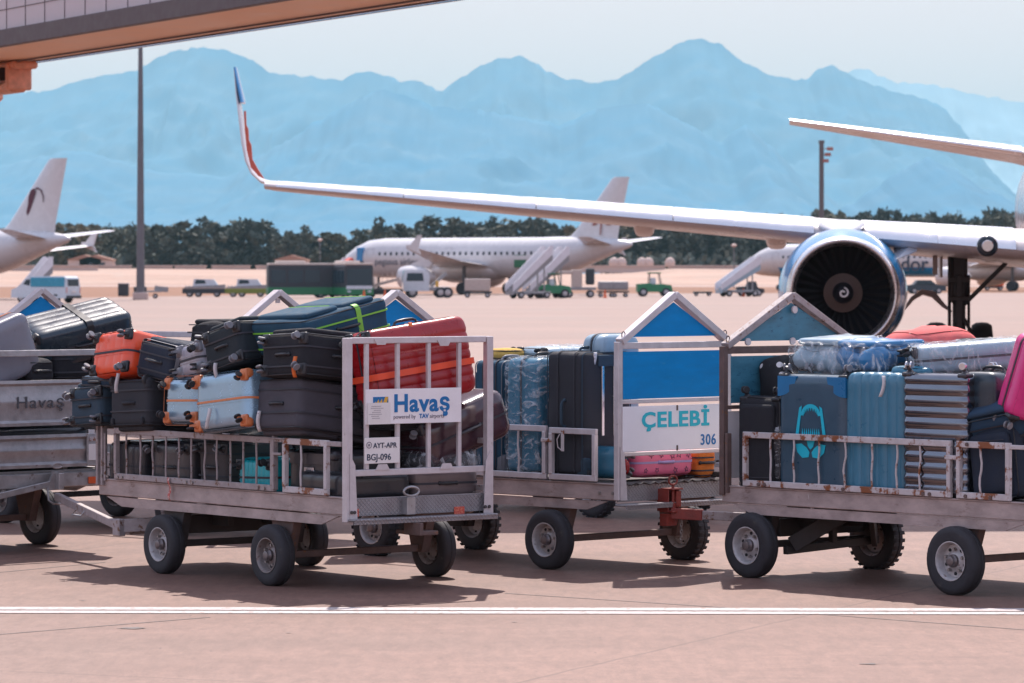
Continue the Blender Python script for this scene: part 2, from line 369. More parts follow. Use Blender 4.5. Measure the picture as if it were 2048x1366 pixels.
def treadmat():
    m = mat('tread_plate', (.36, .34, .35), .38, .6, var=.15, vs=10).copy(); N = m.node_tree.nodes; L = m.node_tree.links
    tc = N.new('ShaderNodeTexCoord'); mp = N.new('ShaderNodeMapping'); mp.inputs['Rotation'].default_value = (0, R(45), 0); L.new(tc.outputs['Object'], mp.inputs[0])
    ck = N.new('ShaderNodeTexWave'); ck.inputs['Scale'].default_value = 14; L.new(mp.outputs[0], ck.inputs[0]); ck.bands_direction = 'X'
    ck2 = N.new('ShaderNodeTexWave'); ck2.inputs['Scale'].default_value = 14; L.new(mp.outputs[0], ck2.inputs[0]); ck2.bands_direction = 'Z'
    mu = N.new('ShaderNodeMath'); mu.operation = 'MAXIMUM'; L.new(ck.outputs[1], mu.inputs[0]); L.new(ck2.outputs[1], mu.inputs[1])
    r = N.new('ShaderNodeMapRange'); r.inputs[1].default_value = .8; r.inputs[2].default_value = 1; L.new(mu.outputs[0], r.inputs[0])
    bp = N.new('ShaderNodeBump'); bp.inputs['Strength'].default_value = 1; bp.inputs['Distance'].default_value = .006; L.new(r.outputs[0], bp.inputs['Height']); L.new(bp.outputs[0], N['Principled BSDF'].inputs['Normal'])
    m.name = 'tread_plate_metal'; return m
M_tread = treadmat()
M_floor = mat('deck_board', (.10, .085, .08), .8, var=.3)
M_refl = mat('red_reflector', (.55, .07, .05), .3, col2=(.75, .25, .15), thr=.5, ts=90)
M_orange = mat('orange_lamp', (.75, .12, .03), .3)
M_white = mat('white_board', (.88, .84, .85), .45, var=.06, vs=5, col2=(.52, .36, .26), thr=.68, ts=7)
M_whitec = mat('clean_white_board', (.88, .86, .89), .42, var=.05, vs=4, col2=(.5, .46, .46), thr=.70, ts=12)
M_blue = mat('blue_board', (.0005, .24, .58), .5, spec=.2, var=.14, vs=3.5, col2=(.04, .30, .58), thr=.62, ts=13, stretch=(1, 1, 4), soft=.1, bump=.12, bs=3)
M_teal = mat('scratched_teal_board', (.05, .20, .29), .45, var=.25, vs=6, col2=(.015, .09, .16), thr=.58, ts=11, stretch=(1, 1, 2.5))
M_dblue = mat('blue_lettering', (.003, .16, .42), .5, var=.05, col2=(.6, .6, .62), thr=.70, ts=22)
M_cyan = mat('cyan_lettering', (.005, .50, .62), .5, var=.05)
M_ink = mat('dark_ink', (.03, .05, .09), .5, var=.05)
M_greyink = mat('grey_ink', (.22, .20, .24), .5, var=.05)
M_yel = mat('yellow_emblem', (.75, .42, .05), .5); M_grn = mat('green_emblem', (.02, .16, .12), .5)
M_paper = mat('paper_label', (.8, .76, .74), .6, var=.06)
M_red = mat('red_hitch_paint', (.24, .035, .025), .5, var=.3, vs=20, bump=.3, col2=(.10, .05, .04), thr=.6, ts=20)
M_redtape = mat('red_tape', (.55, .07, .05), .5, var=.2, col2=(.7, .5, .45), thr=.5, ts=30)

# ------------------------------------------------------------------ carts; local frame: x across (0 = near long side), y along (0 = rear end), z up
class Cart:
    def __init__(s, P, deg, W, L, label, cat='baggage cart'):
        s.P = Vector((*P, 0)); s.th = R(deg); s.W = W; s.L = L
        s.e = empty('baggage_cart', s.P, s.th); tag(s.e, label, cat, 'baggage carts in tow')
        s.M = Matrix.Translation(s.P) @ Matrix.Rotation(s.th, 4, 'Z'); s.Mi = s.M.inverted()
    def hit(s, px, py, ax, val):
        """where the sight line of a photo pixel meets the cart's own plane x|y|z = val (local coordinates)"""
        o = s.Mi @ Vector((0, 0, CH)); d = (s.Mi.to_3x3() @ (pt(px, py, 1)-Vector((0, 0, CH))))
        i = 'xyz'.index(ax); t = (val-o[i])/d[i]; return o+d*t
    def ez(s, px, py, y=0): p = s.hit(px, py, 'y', y); return p.x, p.z
    def sz(s, px, py, x=0): p = s.hit(px, py, 'x', x); return p.y, p.z
def wheel(parent, x, y, side, rad=.225, wd=.122, rim=M_rim, hubout=.045, lug=False, steer=0):
    """tyre with rim and hub; side = -1 faces the near side"""
    t = MB(); h = wd/2; n = 40; ax = Vector((side, 0, 0))
    Rz = Matrix.Rotation(R(steer), 4, 'Z')
    rr = rad*.56
    prof = [(rr, -h*.75), (rr*1.06, -h*.92), (rad*.80, -h*1.03), (rad*.93, -h*.92), (rad*.985, -h*.68), (rad, -h*.35), (rad, -h*.12), (rad*.985, -h*.08), (rad*.985, h*.08), (rad, h*.12), (rad, h*.35), (rad*.985, h*.68), (rad*.93, h*.92), (rad*.80, h*1.03), (rr*1.06, h*.92), (rr, h*.75)]
    t.lathe(prof, (0, 0, 0), ax, n)
    if lug:
        for k in range(26):
            a = 2*pi*k/26
            for sg in (-1, 1):
                a2 = a+(0 if sg > 0 else pi/26)
                M = Matrix.Rotation(a2, 3, 'X'); c = M @ Vector((sg*h*.55, 0, rad*.985))
                t.box(c, (h*.95, rad*.12, rad*.055), .003, M)
    w_ = t.build('wheel', M_tyre, parent, 40, (x, y, rad)); w_.rotation_euler = (random.uniform(0, 6), 0, 0); w_.rotation_mode = 'ZXY' if False else 'XYZ'
    if steer: w_.matrix_local = Matrix.Translation((x, y, rad)) @ Rz
    r_ = MB(); d = side
    r_.lathe([(rr*1.03, h*.98), (rr*.98, h*.99), (rr*.93, h*.80), (rr*.90, h*.60), (rr*.86, -h*.05), (rr*.80, -h*.22), (rr*.74, -h*.15), (rr*.50, h*.10), (rr*.40, h*.30), (rr*.30, h*.34), (0.001, h*.34)], (0, 0, 0), ax, 32)
    r_.lathe([(rr*1.02, -h*.95), (rr*.9, -h*.7), (rr*.85, 0), (rr*.3, 0), (.001, 0)], (0, 0, 0), ax, 24)
    hb = MB()
    hb.lathe([(rr*.34, h*.3), (rr*.34, h*.34+hubout*.4), (rr*.27, h*.34+hubout*.6), (rr*.25, h*.34+hubout), (rr*.18, h*.34+hubout*1.08), (rr*.10, h*.34+hubout*1.1), (0.001, h*.34+hubout*1.1)], (0, 0, 0), ax, 16)
    hb.build('hub', M_hub, w_, 40)
    bo = r_
    for k in range(5):
        a = 2*pi*k/5+.3; c = Vector((d*h*.0, cos(a)*rr*.60, sin(a)*rr*.60)); bo.cur = 1; bo.cyl(c, c+ax*.03, rr*.085, 6)
        a += .63; c = Vector((-d*h*.1, cos(a)*rr*.66, sin(a)*rr*.66)); bo.cur = 2; bo.cyl(c, c+ax*.012, rr*.09, 10); bo.cur = 0
    r_.build('rim', (rim, M_bolt, M_blk0), w_, 40)
    return w_
def chassis(c, frame=M_beam, wheels=None, rad=.225, deck=.665, lug=False, rims=(M_rim,)*4, back=True, track=None, bump=True, tread=True):
    W, L = c.W, c.L; e = c.e
    b = MB()
    for x in (.02, W-.02):
        b.box((x, L/2, .605), (.04, L-.012, .118), .006)
        b.prism([(.10, .538), (.32, .468), (L-.32, .468), (L-.10, .538)], x-.008, x+.008, Matrix.Rotation(R(90), 4, 'Z') @ Matrix.Diagonal((1, -1, 1, 1)))
        b.box((x, L/2, .667), (.055, L-.004, .012), .003)
    for y in (.02, L-.02): b.box((W/2, y, .605), (W-.084, .036, .118), .005)
    b.box((W/2, L/2, .58), (.08, L-.1, .07), .004)
    b.build('chassis', frame, e)
    fl = MB(); fl.box((W/2, L/2, .650), (W-.09, L-.09, .02)); fl.build('deck', M_floor, e, 0)
    if tread:
        t = MB(); t.box((W/2, -.006, .60), (W-.01, .012, .125), .002); t.build('end_plate', M_tread, e, 0)
    if bump:
        t = MB(); t.box((W/2, -.065, .515), (W+.02, .13, .018), .004); t.box((W/2, -.12, .502), (W+.02, .012, .035), .003); t.build('bumper_step', M_tread if tread else frame, e, 0)
    x0 = .0; x1 = W
    for k, (y, tr) in enumerate(wheels):
        xs = tr if isinstance(tr, tuple) else (W/2-tr/2, W/2+tr/2)
        for j, x in enumerate(xs):
            wheel(e, x, y, -1 if j == 0 else 1, rad, rim=rims[k*2+j], lug=lug[k*2+j] if isinstance(lug, tuple) else lug)
        a = MB()
        a.bar((xs[0]+.07, y, rad), (xs[1]-.07, y, rad), .05, .05)
        for x in (xs[0]+.12, xs[1]-.12):
            a.prism([(-.16, .52), (.16, .52), (.06, rad-.03), (-.06, rad-.03)], x-.035, x+.035, Matrix.Rotation(R(90), 4, 'Z') @ Matrix.Diagonal((1, -1, 1, 1)) @ Matrix.Translation((y, 0, 0)))
        a.build('axle', M_brown if k == 0 else M_dark, e)
    if len(wheels) > 1:
        t = MB(); y = wheels[1][0]
        t.lathe([(.26, .44), (.26, .49), (.24, .50), (.001, .50)], (W/2, y, 0), (0, 0, 1), 24, (True, False))
        t.bar((W/2-.22, y-.25, .40), (W/2-.22, y+.3, .40), .05, .10); t.bar((W/2+.22, y-.25, .40), (W/2+.22, y+.3, .40), .05, .10)
        t.bar((W/2-.45, y, .36), (W/2+.45, y, .36), .07, .13)
        t.build('turntable', M_dark, e)
def bolts(c, pts_, m=M_bolt, r=.009, name='bolt'):
    b = MB()
    for p, d in pts_: p = Vector(p); b.cyl(p, p+Vector(d)*.010, r, 8)
    return b.build(name, m, c.e, 40)
def gable(c, y, z0, z1, m, panel=None, wd=.05, dp=.075, x0=.02, x1=None):
    x1 = c.W-.02 if x1 is None else x1; xm = (x0+x1)/2; b = MB()
    b.bar((x0, y, z0), (xm, y, z1), dp, wd, (0, 0, 1)); b.bar((xm, y, z1), (x1, y, z0), dp, wd, (0, 0, 1))
    g = b.build('gable_frame', m, c.e)
    if panel:
        p = MB(); k = .07
        p.prism([(x0+k*1.6, z0+.035), (x1-k*1.6, z0+.035), (xm, z1-.06)], y-.004, y+.004); p.build('gable_panel', panel, c.e, 0)
    return g
def sfence(c, ya, yb, m, px_bars, zt=1.05, zb=.695, x=-.012, split=None, barr=.008, jit=.012, name='side_fence', th=.045):
    """low gate on the near long side; bars stand at the photo's pixel columns"""
    b = MB()
    b.bar((x, ya, zt), (x, yb, zt), .03, th); b.bar((x, ya, zb), (x, yb, zb), .03, th)
    for y in (ya, yb): b.bar((x-.001, y+(.02 if y == min(ya, yb) else -.02), zb+.02), (x-.001, y+(.02 if y == min(ya, yb) else -.02), zt-.02), .04, .034)
    f = b.build(name, m, c.e)
    for px in px_bars:
        y, _ = c.sz(px, 930, x)
        q = MB(); z0, z1 = zb+.02, zt-.02; n = 7; ph = random.uniform(0, 6); a = random.uniform(.2, 1)*jit
        q.tube([(x, y+a*sin(ph+i*1.1)*sin(pi*i/(n-1)), z0+(z1-z0)*i/(n-1)) for i in range(n)], barr, 8)
        q.build('fence_bar', m, f)
    return f
random.seed(11)
# ---- cart A : white lettered sign, in front
A = Cart((-1.165, 27.9), 37, 1.23, 3.34, 'piled cart with white lettered sign and number plate on its barred end')
chassis(A, M_beam, [(.87, (-.035, 1.39)), (2.33, (-.035, 1.25))], .222, rims=(M_rimd, M_rimd, M_rim, M_rimd))
def end_gate(c, m, px_bars, zt, zb, ys=0):
    W = c.W; b = MB()
    for x in (.0, W):
        b.bar((x, ys-.02, .50), (x, ys-.02, zt+.02), .055, .055, (0, 1, 0))
        b.prism([(-.0, .50), (.065, .50), (.045, .90), (0, .98)] if x == 0 else [(-.065, .50), (0, .50), (0, .98), (-.045, .90)], ys-.053, ys-.049, Matrix.Translation((x+(.0 if x == 0 else 0), 0, 0)))
    b.bar((.03, ys-.02, zt), (W-.03, ys-.02, zt), .035, .045); b.bar((.03, ys-.02, zb), (W-.03, ys-.02, zb), .035, .045)
    g = b.build('end_gate', m, c.e)
    for px in px_bars:
        x, _ = c.ez(px, 860, ys-.02); q = MB(); q.bar((x, ys-.018, zb+.022), (x, ys-.018, zt-.022), .03, .030, (0, 1, 0)); q.build('gate_bar', m, g)
    return g
zt = A.ez(800, 680)[1]; zb = A.ez(850, 941)[1]
gA = end_gate(A, M_alu, (733, 795, 857, 918), zt, zb)
def board(c, name, m, xa, xb, za, zb, y=-.045, th=.006, parent=None):
    b = MB(); b.box(((xa+xb)/2, y, (za+zb)/2), (abs(xb-xa), th, abs(zb-za)), .0015); return b.build(name, m, parent or c.e, 0)
ys = -.052
x0, z1 = A.ez(731, 779, ys); x1, z0 = A.ez(922, 846, ys); z0 = A.ez(731, 847, ys)[1]*.5+z0*.5
sgn = board(A, 'name_sign', M_white, x0, x1, z0, z1, ys)
H_ = z1-z0; Wd = x1-x0
def on_end(c, x, z, y): return Matrix.Translation((x, y, z)) @ END_TXT
textmesh('Havaş', H_*.70, 'lettering', M_dblue, sgn, bold=.005, M=on_end(A, x0+Wd*.285, z0+H_*.35, ys-.0045), sp=1.08, sx=1.06)
textmesh('powered by', H_*.165, 'lettering', M_greyink, sgn, M=on_end(A, x0+Wd*.285, z0+H_*.145, ys-.0045), sx=.98)
textmesh('TAV', H_*.175, 'lettering', M_dblue, sgn, bold=.0012, M=on_end(A, x0+Wd*.555, z0+H_*.145, ys-.0045))
textmesh('airports', H_*.165, 'lettering', M_greyink, sgn, M=on_end(A, x0+Wd*.665, z0+H_*.145, ys-.0045), sx=.98)
eb = MB(); ex, ez_, ew, eh = x0+Wd*.075, z0+H_*.52, Wd*.155, H_*.26
eb.box((ex+ew/2, ys-.0045, ez_+eh/2), (ew, .003, eh)); em = eb.build('emblem', M_dblue, sgn, 0)
eb = MB()
eb.prism([(ex+ew*.55, ez_-.01), (ex+ew*.80, ez_-.01), (ex+ew*1.0, ez_+eh), (ex+ew*.80, ez_+eh)], ys-.0075, ys-.0060)
eb.prism([(ex, ez_), (ex+ew*.15, ez_+eh*.5), (ex+ew*.2, ez_+eh*.3), (ex+ew*.35, ez_+eh*.75), (ex+ew*.4, ez_+eh*.3), (ex+ew*.58, ez_+eh*.8), (ex+ew*.62, ez_)], ys-.0075, ys-.0060)
eb.build('emblem_mark', M_yel, em, 0)
eb = MB(); eb.prism([(ex+ew*.84, ez_), (ex+ew, ez_), (ex+ew, ez_+eh*.7)], ys-.0075, ys-.0060); eb.build('emblem_corner', M_grn, em, 0)
px0, pz1 = A.ez(735, 806, ys-.01); px1, pz0 = A.ez(781, 848, ys-.01)
pl = MB(); pl.box(((px0+px1)/2, ys-.0095, (pz0+pz1)/2), (px1-px0, .002, pz1-pz0)); pl = pl.build('paper_label', M_paper, A.e, 0)
b = MB()
for i in range(7): b.box((px0+.025+(px1-px0)*.25*(1+.2*sin(i)), ys-.0115, pz1-.025-i*.014), ((px1-px0)*(.42+.15*sin(i*2)), .001, .0025))
b.build('print', M_greyink, pl, 0)
# number plate
x0, z1 = A.ez(729, 876, ys+.012); x1, z0 = A.ez(799, 924, ys+.012); z0 -= .005
plt = board(A, 'number_plate', M_paper, x0, x1, z0, z1, ys+.012)
H_ = z1-z0; Wd = x1-x0
textmesh('AYT-APR', H_*.285, 'lettering', M_ink, plt, bold=.0006, M=on_end(A, x0+Wd*.24, z0+H_*.60, ys+.0075), sx=.98)
textmesh('BGJ-096', H_*.35, 'lettering', M_ink, plt, bold=.0006, M=on_end(A, x0+Wd*.05, z0+H_*.13, ys+.0075), sx=.98)
b = MB(); b.lathe([(H_*.13, 0), (H_*.13, .001), (H_*.10, .001), (H_*.10, 0)], (x0+Wd*.12, ys+.0075, z0+H_*.72), (0, -1, 0), 20)
b.lathe([(H_*.05, .0), (H_*.05, .001), (.001, .001)], (x0+Wd*.12, ys+.0075, z0+H_*.72), (0, -1, 0), 12); b.build('seal', M_greyink, plt, 0)
# small gussets, reflectors, hitch, low step
b = MB()
for px, py in ((765, 934), (893, 932)):
    x, z = A.ez(px, py, -.04); b.prism([(x-.06, z-.02), (x+.06, z-.02), (x+.035, z+.02), (x-.035, z+.02)], -.045, -.038)
for px, py in ((762, 684), (888, 686)):
    x, z = A.ez(px, py, -.04); b.prism([(x-.06, z+.02), (x+.06, z+.02), (x+.035, z-.02), (x-.035, z-.02)], -.045, -.038)
b.build('gusset', M_alu, A.e)
for px, py, w_, h_ in ((708, 1026, 22, 16), (918, 1021, 26, 16)):
    x, z = A.ez(px, py, -.014); b = MB(); b.box((x, -.017, z), (w_/285, .008, h_/285), .002); b.build('reflector', M_refl, A.e, 0)
def hitch(c, px, py, m, ring=True, chain=False):
    x, z = c.ez(px, py, -.1); b = MB(); z = z if z < .9 else .62
    b.box((x-.055, -.06, z), (.012, .12, .17), .003); b.box((x+.055, -.06, z), (.012, .12, .17), .003); b.box((x, -.10, z+.085), (.122, .12, .012), .003)
    b.box((x, -.10, z-.085), (.122, .14, .014), .003); b.box((x+.035, -.125, z+.01), (.05, .03, .12), .003); b.cyl((x-.01, -.12, z-.11), (x-.01, -.12, z+.11), .012, 10)
    b.prism([(x-.09, z-.19), (x+.02, z-.19), (x+.05, z-.10), (x-.09, z-.10)], -.13, -.06)
    h = b.build('hitch', m, c.e)
    if ring:
        r = MB(); r.tube([(x-.01+.045*cos(2*pi*k/20), -.12, z+.15+.034*sin(2*pi*k/20)) for k in range(20)], .008, 8, True); r.build('ring_pin', m, h)
    return h, Vector((x, -.10, z))
x, z = A.ez(826, 990, -.12)
b = MB(); b.tube([(x+.065*cos(a)*(1.0), -.10, .705+.032*sin(a)) for a in [2*pi*k/24 for k in range(24)]], .009, 8, True); b.build('pull_ring', M_galv, A.e)
b = MB(); b.box((x+.02, -.04, .60), (.075, .07, .125), .004); b.build('hitch', M_galv, A.e)
b = MB(); b.box((x+.10, -.03, .41), (.16, .30, .03), .004); b.box((x+.02, -.10, .44), (.03, .20, .09), .004); b.build('under_bracket', M_brown, A.e)
bolts(A, [((.01, -.055, .57), (0, -1, 0)), ((.035, -.055, .57), (0, -1, 0)), ((A.W-.02, -.055, .57), (0, -1, 0)), ((A.W-.055, -.055, .57), (0, -1, 0))], M_dark, .012)
# near side: long low fence, short gate, front posts
ya = A.sz(655, 940, -.02)[0]; yb = A.sz(566, 940, -.02)[0]; yc = A.sz(548, 940, -.02)[0]; yd = A.sz(229, 930, -.02)[0]
fa = sfence(A, yd, yc, M_worn, (253, 281, 306, 332, 358, 383, 410, 434, 461, 487, 513), 1.045, .70)
fb = sfence(A, yb, ya, M_rust, (602,), 1.045, .70)
b = MB(); b.bar((-.012, ya, 1.045), (-.012, .02, 1.045), .03, .035)
b.bar((-.012, yc, .69), (-.012, yc, 1.08), .045, .02, (0, 1, 0)); b.bar((-.012, yc, 1.05), (-.012, yb, 1.05), .03, .03); b.bar((-.03, (yb+yc)/2-.05, .95), (-.03, (yb+yc)/2+.05, .95), .012, .02); b.bar((-.03, yc+.06, 1.06), (-.03, yb-.04, 1.06), .02, .012); b.build('latch', M_worn, A.e)
b = MB()
for y in (A.L-.02, A.L-.09): b.bar((-.005, y, .62), (-.005, y, 1.08), .05, .025, (0, 1, 0))
b.bar((A.W, A.L-.03, .62), (A.W, A.L-.03, 1.08), .05, .04, (0, 1, 0)); b.bar((.0, A.L-.02, 1.07), (A.W, A.L-.02, 1.07), .04, .04)
b.cyl((-.02, A.L-.13, .66), (-.02, A.L-.13, 1.02), .010, 8)
b.build('corner_post', M_worn, A.e)
b = MB(); b.bar((A.W, .03, .70), (A.W, A.L, .70), .03, .04); b.bar((A.W, .03, 1.04), (A.W, A.L, 1.04), .03, .04)
for i in range(12):
    b.bar((A.W, .15+i*.27, .72), (A.W, .15+i*.27, 1.02), .014, .014, (0, 1, 0))
b.build('far_fence', M_worn, A.e)
bolts(A, [((-.028, A.sz(px, 985, -.02)[0], .695), (-1, 0, 0)) for px in (206, 218, 238, 247, 375, 387, 518, 531)], M_bolt, .011)
# tow bar, reaching to the galvanised cart ahead
def towbar(c, pts_, m, w_=.06):
    b = MB()
    for i, (p, q) in enumerate(zip(pts_, pts_[1:])): b.bar(p, q, w_, .075)
    return b
# red tape hanging from the fence
y, z = A.sz(338, 955, -.03); b = MB()
n = 9; L_ = .17
vs = []
for i in range(n):
    t = i/(n-1); c_ = Vector((-.03-.012*sin(t*9), y-.02*t-.008*sin(t*7), z+.0-L_*t)); vs += [c_+Vector((0, .016, .004)), c_+Vector((-.004, -.016, -.004))]
b.add(vs, [(2*i, 2*i+1, 2*i+3, 2*i+2) for i in range(n-1)]); tp = b.build('hanging_tape', M_redtape, A.e, 60)
tp.modifiers.new('thick', 'SOLIDIFY').thickness = .0015

# ---- cart B : gabled, blue boards and white lettered board
B = Cart((.775, 29.7), 43.5, 1.19, 3.15, 'gabled baggage cart with blue boards, cyan lettering and a red tow hitch at its end')
chassis(B, M_alu if False else M_beam, [(.67, (-.04, 1.42)), (2.65, (-.04, 1.05))], .228, lug=(False, True, True, True), rims=(M_rim, M_rim, M_rim, M_rim))
W = B.W
zr = B.ez(1330, 690)[1]; zm = B.ez(1330, 801)[1]; zl = B.ez(1330, 905)[1]; za = 2.085
b = MB()
for x in (.005, W-.005): b.bar((x, -.02, .55), (x, -.02, zr+.03), .05, .05, (0, 1, 0))
b.bar((.03, -.02, zr), (W-.03, -.02, zr), .04, .048)
b.bar((.03, -.02, zm), (W-.03, -.02, zm), .03, .03); b.bar((.03, -.02, zl), (W-.03, -.02, zl), .03, .03)
b.prism([(0, .55), (.07, .55), (.04, .90), (0, .95)], -.052, -.047)
b.build('end_frame', M_alu, B.e)
gable(B, -.02, zr+.03, za, M_alu, M_blue)
board(B, 'upper_board', M_blue, .045, W-.045, zm+.02, zr-.045, -.03)
wb = board(B, 'name_board', M_whitec, .02, W-.03, zl+.02, zm-.035, -.05)
H_ = zm-zl-.055; zz = zl+.02
textmesh('ÇELEBİ', .160, 'lettering', M_cyan, wb, bold=.0045, M=on_end(B, .215, zz+H_*.53, -.0555), sx=1.36, sp=1.08)
textmesh('306', .115, 'lettering', M_dblue, wb, bold=.0012, M=on_end(B, .85, zz+H_*.09, -.0555), sx=.95, sp=1.1)
b = MB(); b.box((.6, -.055, zz+H_-.02), (.014, .01, .04), .002); b.box((.6, -.055, zz+.015), (.014, .01, .04), .002); b.build('board_clip', M_brown, B.e)
def loops(c, y, z, xs, m=M_brown):
    b = MB()
    for x in xs:
        b.tube([(x+.018*cos(2*pi*k/12), y, z+.035+.026*sin(2*pi*k/12)) for k in range(12)], .0045, 6, True); b.box((x, y, z+.005), (.03, .03, .016), .003)
    b.build('lashing_ring', m, c.e)
loops(B, -.03, zr+.045, (.05, W-.04))
hB, hp = hitch(B, 1344, 1000, M_red)
b = MB()
cp = hp+Vector((.08, -.02, -.11))
for k in range(9):
    M3 = Matrix.Rotation(R(90*(k % 2)+20), 3, 'Z')
    b.tube([cp+Vector((0, 0, -k*.026))+M3 @ Vector((.009*cos(2*pi*j/10), 0, .018*sin(2*pi*j/10))) for j in range(10)], .0032, 5, True)
b.build('safety_chain', M_bolt, B.e)
y0 = B.sz(1228, 900, -.02)[0]; y1 = B.sz(1187, 900, -.02)[0]; y1b = B.sz(1192, 900, -.02)[0]; y2 = B.sz(1098, 900, -.02)[0]; y3 = B.sz(1092, 900, -.02)[0]; y4 = B.L-.02
f1 = sfence(B, y2, y1b, M_alu, (), 1.055, .705, th=.045); f2 = sfence(B, y4, y3, M_alu, (1037, 948, 900), 1.065, .705)
b = MB(); b.bar((-.03, y3+.04, .98), (-.03, y2-.04, .98), .02, .03); b.build('latch', M_rust, B.e)
b = MB(); yq, zq = B.sz(1125, 860, -.035); b.box((-.035, yq, .98), (.01, .03, .16), .002); b.tube([(-.045, yq+.02, 1.03), (-.055, yq+.04, .99), (-.05, yq+.035, .93), (-.04, yq+.01, .91)], .004, 6); b.build('gate_clip', M_rust, B.e)
b = MB()
for x in (.005, W-.005):
    b.bar((x, B.L-.02, .62), (x, B.L-.02, zr+.03), .05, .05, (0, 1, 0))
b.bar((.03, B.L-.02, zr), (W-.03, B.L-.02, zr), .04, .048); b.build('front_frame', M_alu, B.e)
gable(B, B.L-.02, zr+.03, za+.005, M_alu, M_blue)
board(B, 'front_board', M_blue, .045, W-.045, 1.0, zr-.045, B.L-.02)
b = MB(); b.bar((W, .03, .70), (W, B.L-.05, .70), .03, .04); b.bar((W, .03, 1.04), (W, B.L-.05, 1.04), .03, .04); b.build('far_fence', M_alu, B.e)
bolts(B, [((-.002, .03, .60), (-1, 0, 0)), ((-.002, .17, .60), (-1, 0, 0)), ((W-.04, -.012, .56), (0, -1, 0))], M_bolt, .012)
pts_ = []
vs = []; n = 40
for i in range(n):
    x = .05+(W-.1)*i/(n-1); vs += [(x, -.03+.01*sin(i), .672+.010*sin(i*1.7)), (x, .25, .675+.006*sin(i*1.1))]
b.add(vs, [(2*i, 2*i+2, 2*i+3, 2*i+1) for i in range(n-1)]); t_ = b.build('rubber_mat', M_floor, B.e, 60); t_.modifiers.new('thick', 'SOLIDIFY').thickness = .008

# ---- cart C : right, rusty white gates
Cc = Cart((3.60, 27.2), 41, 1.42, 3.12, 'cart at the right edge with rusty white gates and upright blue and silver suitcases')
chassis(Cc, M_beam, [(.74, (-.03, 1.40)), (2.80, (-.0, 1.32))], .242, lug=(False, False, False, True), rims=(M_rim, M_rimd, M_rim, M_rimd))
W = Cc.W
ya = Cc.sz(2020, 930, -.02)[0]; yb = Cc.sz(1913, 930, -.02)[0]; yc = Cc.sz(1902, 930, -.02)[0]; yd = Cc.sz(1486, 930, -.02)[0]
sfence(Cc, yd, yc, M_rust, (1541, 1588, 1638, 1690, 1744, 1794, 1840), 1.055, .70, jit=.02)
sfence(Cc, yb, ya, M_rust, (1961,), 1.055, .70, jit=.02)
b = MB(); b.bar((-.012, ya, 1.05), (-.012, .02, 1.05), .03, .03); b.build('fence_rail', M_rust, Cc.e); b = MB(); b.bar((-.03, yb-.05, .96), (-.03, yc+.05, .96), .015, .03); b.build('latch', M_rust, Cc.e)
b = MB()
for x in (0, W): b.bar((x, -.02, .50), (x, -.02, 1.82), .055, .055, (0, 1, 0))
b.bar((.03, -.02, 1.80), (W-.03, -.02, 1.80), .04, .045); b.bar((.03, -.02, .85), (W-.03, -.02, .85), .04, .045)
for i in range(4): b.bar((W*(i+1)/5, -.02, .87), (W*(i+1)/5, -.02, 1.78), .03, .03, (0, 1, 0))
b.build('end_gate', M_alu, Cc.e)
yL = Cc.L-.02; zr = Cc.hit(1580, 698, 'y', yL).z
b = MB()
for x in (.005, W-.005): b.bar((x, yL, .60), (x, yL, zr+.03), .05, .05, (0, 1, 0))
b.bar((.03, yL, zr), (W-.03, yL, zr), .04, .055); b.bar((.03, yL, 1.25), (W-.03, yL, 1.25), .03, .03)
b.bar((-.005, yL-.06, .62), (-.005, yL-.06, 1.06), .05, .025, (0, 1, 0))
b.build('front_frame', M_brown, Cc.e)
zap = Cc.hit(1578, 590, 'y', yL).z
gable(Cc, yL, zr+.03, zap, M_worn, M_teal)
board(Cc, 'front_board', M_teal, .05, W-.05, 1.28, zr-.045, yL-.03)
board(Cc, 'lower_board', M_whitec, .05, W-.05, .72, 1.22, yL+.01)
for x, z in ((W/2, zap-.11), (W/2-.02, zr+.06), (.22, zr+.06), (W-.22, zr+.08)):
    b = MB(); b.cyl((x, yL-.045, z), (x, yL-.030, z), .028, 14); b.build('panel_washer', M_alu, Cc.e)
loops(Cc, yL, zr+.045, (.05, W-.05))
b = MB(); b.bar((W, .03, .70), (W, yL, .70), .03, .04); b.bar((W, .03, 1.04), (W, yL, 1.04), .03, .04); b.build('far_fence', M_rust, Cc.e)
bolts(Cc, [((-.028, Cc.sz(px, py, -.02)[0], .695), (-1, 0, 0)) for px, py in ((1519, 995), (1531, 995), (1688, 999), (1848, 1003), (1861, 1003), (1933, 1010), (1983, 1010))]+[((-.028, Cc.sz(1936, 876, -.02)[0], 1.055), (-1, 0, 0))], M_brown, .014)
b = MB()   # braced steering frame ahead of the front axle
y = 2.66; xa, xb = W/2-.48, W/2+.5
b.bar((xa, y+.02, .20), (xb, y+.02, .24), .05, .06); b.bar((xa+.05, y, .24), (xa+.30, y-.25, .46), .04, .12); b.bar((xb-.05, y, .24), (xb-.35, y-.25, .46), .04, .12)
b.bar((W/2, y, .24), (W/2, y, .46), .05, .05, (0, 1, 0)); b.bar((xa+.1, y-.02, .22), (W/2+.2, y-.1, .46), .02, .02)
b.build('steering_frame', M_dark, Cc.e)

